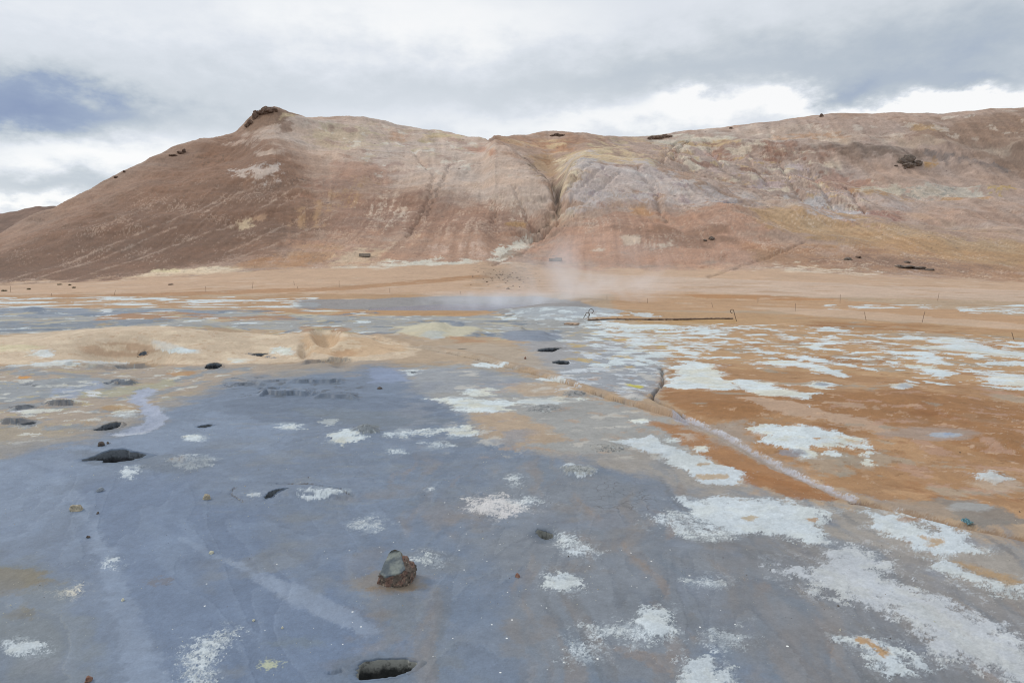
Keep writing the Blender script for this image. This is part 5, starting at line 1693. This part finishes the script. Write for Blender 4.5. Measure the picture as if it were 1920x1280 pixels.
# rubble where the chute meets the plain: loose stones one by one
rr = random.Random(9)
RP = []
while len(RP) < 70:
    U, V = rr.gauss(945, 26), rr.gauss(519, 9)
    if 505 < V < 545:
        RP.append((U, V))
proto = rock_mesh('rubble_stone', 77, (1, 1, .8), 2, 6, .2, .8)
M_RUB = basic_material('rubble', alb('#7F6C5C'), alb('#A08B77'), 3, .95, .6, .1)
proto.materials.append(M_RUB)
for (U, V) in RP:
    q = spot(U, V)
    o = bpy.data.objects.new('rubble_stone', proto)
    COL.objects.link(o)
    o.location = q
    sc = rr.uniform(.07, .2) * (1.5 if rr.random() < .15 else 1)
    o.scale = (sc, sc, sc)
    o.rotation_euler = (0, 0, rr.uniform(0, 6))
    tag(o, 'one of the many small brown stones strewn where the gully reaches the plain', 'stone', 'rubble below the gully')

# grit: countless crumbs of stone and salt on the near ground
gr = np.random.RandomState(4)
tv = np.array([(1, 0, -.3), (-.5, .87, -.3), (-.5, -.87, -.3), (.1, .1, .8)])
tf = [(0, 1, 3), (1, 2, 3), (2, 0, 3)]
gv, gf, gm = [], [], []
while len(gv) < 4 * 2600:
    y = gr.uniform(4.0, 11.5)
    x = gr.uniform(-.78, .78) * y
    cl = gnoise(np.array([x / 1.3]), np.array([y / 1.3]), 60)[0] + .6 * gnoise(np.array([x / .3]), np.array([y / .3]), 61)[0]
    if cl + gr.normal() * .8 < .9:
        continue
    r_ = .0035 * math.exp(gr.normal() * .45) * (y / 6) ** .5
    a = gr.uniform(0, 6.28)
    ca, sa = math.cos(a) * r_, math.sin(a) * r_
    z = height(x, y)
    jit = gr.uniform(.6, 1.3, (4, 3))
    b0 = len(gv)
    for q in tv * jit:
        gv.append((x + q[0] * ca - q[1] * sa, y + q[0] * sa + q[1] * ca, z + q[2] * r_))
    for f_ in tf:
        gf.append(tuple(b0 + t for t in f_))
    gm += [0 if gr.rand() < .5 else (1 if gr.rand() < .6 else 2)] * 3
me = bpy.data.meshes.new('grit')
me.from_pydata(gv, [], gf)
for mm in (M_PALE, M_DARK, M_TAN):
    me.materials.append(mm)
me.polygons.foreach_set('material_index', gm)
tag(link('grit', me), kind='stuff')

# ------------------------------------------------------------------ man-made things
def tube(bm, pts, r, n=8):
    prev = None
    for i, q in enumerate(pts):
        a = pts[max(i - 1, 0)]
        b = pts[min(i + 1, len(pts) - 1)]
        d = (Vector(b) - Vector(a)).normalized()
        up = Vector((0, 1, 0)) if abs(d.y) < .9 else Vector((1, 0, 0))
        x = d.cross(up).normalized()
        y = d.cross(x).normalized()
        ring = [bm.verts.new(Vector(q) + (x * math.cos(2 * math.pi * j / n) + y * math.sin(2 * math.pi * j / n)) * r) for j in range(n)]
        if prev:
            for j in range(n):
                bm.faces.new((prev[j], prev[(j + 1) % n], ring[(j + 1) % n], ring[j]))
        else:
            bm.faces.new(ring)
        prev = ring
    bm.faces.new(list(reversed(prev)))


def done(bm, name, mat, parent=None, smooth=True):
    bmesh.ops.recalc_face_normals(bm, faces=bm.faces)
    me = bpy.data.meshes.new(name)
    bm.to_mesh(me)
    bm.free()
    if smooth:
        me.polygons.foreach_set('use_smooth', [True] * len(me.polygons))
    return link(name, me, mat, parent)


M_IRON = basic_material('rusty iron', alb('#4E423B'), alb('#6B574A'), 30, .8, .3, .005)
M_WOOD = basic_material('weathered wood stake', alb('#7D6A5A'), alb('#94806C'), 20, .9, .4, .01)
STAKES = [(20, 548, 20, 536), (97, 555, 97, 550), (214, 553, 217, 544), (386, 548, 386, 537), (473, 541, 475, 528), (552, 535, 551, 527), (558, 541, 558, 537),
          (636, 538, 636, 526), (731, 549, 731, 540), (863, 552, 863, 546), (1138, 562, 1138, 553), (1214, 568, 1214, 560), (1337, 577, 1334, 568), (1421, 568, 1421, 559),
          (1491, 583, 1491, 569), (1575, 568, 1575, 552), (1624, 601, 1620, 585), (1729, 604, 1733, 584), (1758, 564, 1760, 549), (1901, 637, 1896, 623)]
WHERE = ['nearest the left edge of the sandy strip', 'very short, right of the leftmost stake', 'leaning right on the left sandy strip', 'upright by the dark trickle on the left',
         'tall, leaning right on the sandy strip under the cream bank', 'short and far, behind the dark trickle', 'very short, just below the far short one', 'tall and upright before the white foot bank',
         'upright left of the steaming pool', 'short, behind the steaming pool', 'upright right of the steam', 'upright behind the hooked rods', 'leaning left behind the brown edging',
         'short, right of the edging on the orange streak', 'upright between edging and right white flakes', 'tall on the pale strip at right', 'leaning left, in front of the right white flakes',
         'leaning right, nearest on the right flats', 'tall on the pale strip farthest right', 'leaning left near the right edge']
for (U, V, U2, V2), wh in zip(STAKES, WHERE):
    p = spot(U, V)
    top = Vector(((U2 - U) / F * p.y, 0, (V - V2) / F * p.y))
    bm = bmesh.new()
    n = 7
    tube(bm, [(top * (t / n - .12)) + Vector((.008 * math.sin(t * 2.1), 0, 0)) for t in range(n + 2)], .014 * max(1, p.y / 60), 8)
    o = done(bm, 'stake', M_WOOD)
    o.location = p
    tag(o, 'thin marker stake ' + wh, 'stake', 'thin marker stakes round the hot ground')


def hook(U, V, top_px, loop_px, side, lean, label, radius=.018):
    p = spot(U, V)
    m_ = p.y / F
    H, R = top_px * m_, loop_px * m_
    pts = [Vector((lean * t, 0, (H - R) * t)) for t in (-.1, 0, .25, .5, .75, 1)]
    c = pts[-1] + Vector((side * R, 0, 0))
    for a in range(0, 300, 15):
        t = math.radians(a)
        pts.append(c + Vector((-side * R * math.cos(t), .05 * R * a / 300, R * math.sin(t))))
    bm = bmesh.new()
    tube(bm, pts, radius, 8)
    o = done(bm, 'hooked_rod', M_IRON)
    o.location = p
    return tag(o, label, 'iron rod', 'hooked iron rods by the edging')


hook(1104, 598, 19, 4.2, 1, 0, 'upright rusty rod curled right at its top, at the left end of the edging')
hook(1094, 596, 10, 3.8, 1, .12, 'short leaning rusty loop left of the upright curled rod')
hook(1381, 602, 22, 3.2, -1, -.18, 'rusty rod curled left at its top, at the right end of the edging')

# brown edging between the rods: a beam broken into rough pieces
a_, b_ = spot(1102, 601), spot(1374, 598)
L = (b_ - a_).length
bm = bmesh.new()
nseg = 150
prof = 10
rows = []
for i in range(nseg + 1):
    t = i / nseg
    c = a_.lerp(b_, t)
    c.z = max(height(c.x, c.y), a_.z + (b_.z - a_.z) * t) + .03
    nn = mnoise.noise(Vector((t * 60, 0, 0)))
    n2 = mnoise.noise(Vector((t * 23, 5, 0)))
    hgt = .045 * (1 + .5 * nn + .3 * n2)
    row = []
    for j in range(prof):
        an = 2 * math.pi * j / prof
        k2 = 1 + .3 * mnoise.noise(Vector((t * 90, j * 1.7, 3)))
        row.append(bm.verts.new(c - a_ + Vector((0, math.cos(an) * .09 * k2, math.sin(an) * hgt * k2))))
    rows.append(row)
for i in range(nseg):
    for j in range(prof):
        bm.faces.new((rows[i][j], rows[i][(j + 1) % prof], rows[i + 1][(j + 1) % prof], rows[i + 1][j]))
bm.faces.new(rows[0]); bm.faces.new(list(reversed(rows[-1])))
o = done(bm, 'edging', basic_material('dark weathered edging', alb('#5E4A3E'), alb('#86705F'), 2.2, .95, .7, .05))
o.location = a_
tag(o, 'long dark brown knobbly edging lying between the hooked rods', 'edging')

# flat brown plank on the crust left of the edging
p = spot(1072, 609)
bm = bmesh.new()
g = bmesh.ops.create_cube(bm, size=1)
bmesh.ops.scale(bm, vec=(24 * p.y / F, .5, .09), verts=bm.verts)
bmesh.ops.subdivide_edges(bm, edges=bm.edges, cuts=6, use_grid_fill=True)
for v in bm.verts:
    v.co += Vector((0, .04, .02)) * mnoise.noise(v.co * 6)
bmesh.ops.bevel(bm, geom=[e for e in bm.edges if e.calc_face_angle(0) > 1], offset=.01, segments=1, affect='EDGES')
o = done(bm, 'plank', basic_material('weathered plank', alb('#A08671'), alb('#B79E88'), 6, .9, .4, .02), smooth=False)
o.location = p + Vector((0, 0, .05))
o.rotation_euler = (.05, .02, -.5)
tag(o, 'weathered brown plank lying on white crust left of the edging', 'plank')

# grey block ruins at the foot of the hill
M_BLOCK = basic_material('old concrete', alb('#8A837B'), alb('#A1978C'), 2.5, .95, .7, .05)
for blocks, lab in (([(684, 481, 20, 6)], 'dark grey oblong concrete block half buried at the left hill foot'),
                    ([(1036, 489, 13, 5), (1047, 489, 13, 6)], 'pair of joined low grey concrete blocks at the middle hill foot')):
    p = spot(blocks[0][0], blocks[0][1])
    bm = bmesh.new()
    for (U, V, w, hh) in blocks:
        q = Vector(((U - blocks[0][0]) / F * p.y, 0, 0))
        t = bmesh.new()
        bmesh.ops.create_cube(t, size=1)
        bmesh.ops.scale(t, vec=(w * p.y / F, 1.2, hh * p.y / F), verts=t.verts)
        bmesh.ops.bevel(t, geom=t.edges[:], offset=.06, segments=2, affect='EDGES')
        bmesh.ops.subdivide_edges(t, edges=t.edges, cuts=3, use_grid_fill=True)
        for v in t.verts:
            v.co += Vector((mnoise.noise(v.co * 2.1), mnoise.noise(v.co * 2.3 + Vector((3, 3, 3))), mnoise.noise(v.co * 1.9))) * .07
            v.co += q + Vector((0, 0, hh * p.y / F * .45))
        m_ = bpy.data.meshes.new('t')
        t.to_mesh(m_)
        t.free()
        bm.from_mesh(m_)
        bpy.data.meshes.remove(m_)
    o = done(bm, 'concrete_block', M_BLOCK, smooth=False)
    o.location = p
    tag(o, lab, 'concrete block', 'concrete blocks at the hill foot')

# blue green litter on the right
p = spot(1813, 983)
w = 19 * p.y / F
bm = bmesh.new()
n = 12
grid = [[bm.verts.new((w * (i / n - .5), w * .8 * (j / n - .5), .012 + .25 * w * (.5 + mnoise.noise(Vector((i * .45, j * .45, 2)))) + .2 * w * (j / n))) for j in range(n + 1)] for i in range(n + 1)]
for i in range(n):
    for j in range(n):
        bm.faces.new((grid[i][j], grid[i + 1][j], grid[i + 1][j + 1], grid[i][j + 1]))
bmesh.ops.solidify(bm, geom=bm.faces[:], thickness=.004)
o = done(bm, 'litter', basic_material('blue green wrapper', alb('#7FB3C6'), alb('#86B4BC'), 22, .5, .2, .004, spots=alb('#A9B89A')), smooth=False)
o.location = p
o.rotation_euler = (0, 0, .5)
tag(o, 'crumpled blue green wrapper lying on the brown bank at right', 'litter')

# grass tufts at the foot of the left slope
M_GRASS = basic_material('dry dark grass', alb('#4C4A36'), alb('#6B6446'), 6, .9, 0)
for (U, V, w, lab) in ((112, 534, 12, 'largest dark tuft at the foot of the left slope'), (131, 535, 6, 'small dark tuft right of the largest one on the left'), (139, 540, 7, 'low dark tuft on the sand below the others'),
                       (8, 546, 12, 'dark tuft at the left edge of the sandy strip'), (54, 543, 8, 'small dark tuft near the left edge below the path')):
    p = spot(U, V)
    m_ = p.y / F
    r = random.Random(U)
    bm = bmesh.new()
    for _ in range(150):
        x, y = max(-1.8, min(1.8, r.gauss(0, 1))) * w * m_ * .2, max(-1.8, min(1.8, r.gauss(0, 1))) * w * m_ * .15
        hh = r.uniform(.12, .32)
        lx, ly = r.gauss(0, .09), r.gauss(0, .09)
        a = r.uniform(0, 3.1)
        d = Vector((math.cos(a), math.sin(a), 0)) * .02
        b0 = Vector((x, y, -.03))
        v = [bm.verts.new(b0 - d), bm.verts.new(b0 + d), bm.verts.new(b0 + Vector((lx, ly, hh)) + d * .2), bm.verts.new(b0 + Vector((lx, ly, hh)) - d * .2)]
        bm.faces.new(v)
    o = done(bm, 'grass_tuft', M_GRASS, smooth=False)
    o.location = p
    tag(o, lab, 'grass tuft', 'tufts at the foot of the left slope')

# ------------------------------------------------------------------ mud pool and steam
pc = Vector((float(s_of_uv(915, 573)) * 61, 61, 0))
bm = bmesh.new()
ring = []
for i in range(64):
    a = 2 * math.pi * i / 64
    ring.append(bm.verts.new((10.5 * math.cos(a) * (1 + .05 * math.sin(3 * a)), 16.0 * math.sin(a) * (1 + .04 * math.sin(2 * a + 1)), 0)))
bm.faces.new(ring)
o = done(bm, 'mud_pool', basic_material('hot grey water', alb('#67748A'), alb('#788599'), .6, .22, .15, .05), smooth=False)
o.location = (pc.x, pc.y, -.38)
tag(o, kind='structure')


def steam(name, loc, size, dens, label, nsc, power=1.0, shear=0.0, seed=0):
    bm = bmesh.new()
    bmesh.ops.create_icosphere(bm, subdivisions=4, radius=1)
    for v in bm.verts:
        v.co.x += shear * (v.co.z + 1)
    me = bpy.data.meshes.new(name)
    bm.to_mesh(me)
    bm.free()
    m = bpy.data.materials.new(name)
    m.use_nodes = True
    k = NT(m.node_tree)
    out = k.n('ShaderNodeOutputMaterial')
    v = k.n('ShaderNodeVolumePrincipled')
    v.inputs['Color'].default_value = (.96, .97, 1.0, 1)
    v.inputs['Anisotropy'].default_value = .0
    pos = k.n('ShaderNodeTexCoord').outputs['Object']
    sx = k.n('ShaderNodeSeparateXYZ')
    k.put(sx.inputs[0], pos)
    x = k.m('SUBTRACT', sx.outputs[0], k.m('MULTIPLY', k.m('ADD', sx.outputs[2], 1.0), shear))
    r2 = k.m('ADD', k.m('MULTIPLY', x, x), k.m('ADD', k.m('MULTIPLY', sx.outputs[1], sx.outputs[1]), k.m('MULTIPLY', sx.outputs[2], sx.outputs[2])))
    fall = k.mrange(k.m('SQRT', r2), .15, .98, 1, 0)
    mp = k.n('ShaderNodeMapping')
    k.put(mp.inputs[0], pos)
    mp.inputs['Location'].default_value = (seed, seed * .3, 0)
    mp.inputs['Scale'].default_value = (nsc * size[0] / 4, nsc * size[1] / 4, nsc * size[2] / 4)
    nn = k.mrange(k.noise(mp.outputs[0], 1.0, 4, .55, .6), .38, .72)
    k.put(v.inputs['Density'], k.m('MULTIPLY', k.m('MULTIPLY', fall, nn), dens))
    k.t.links.new(v.outputs[0], out.inputs['Volume'])
    o = link(name, me, m)
    o.location = loc
    o.scale = size
    return tag(o, kind='stuff')


steam('steam', (pc.x + .5, pc.y + 1, .3), (8.8, 10.0, 1.2), .2, '', 1.5)
steam('steam', (pc.x + 5.5, pc.y + 4, 2.0), (11.5, 6.0, 5.8), .19, '', 1.0, shear=.3, seed=3)
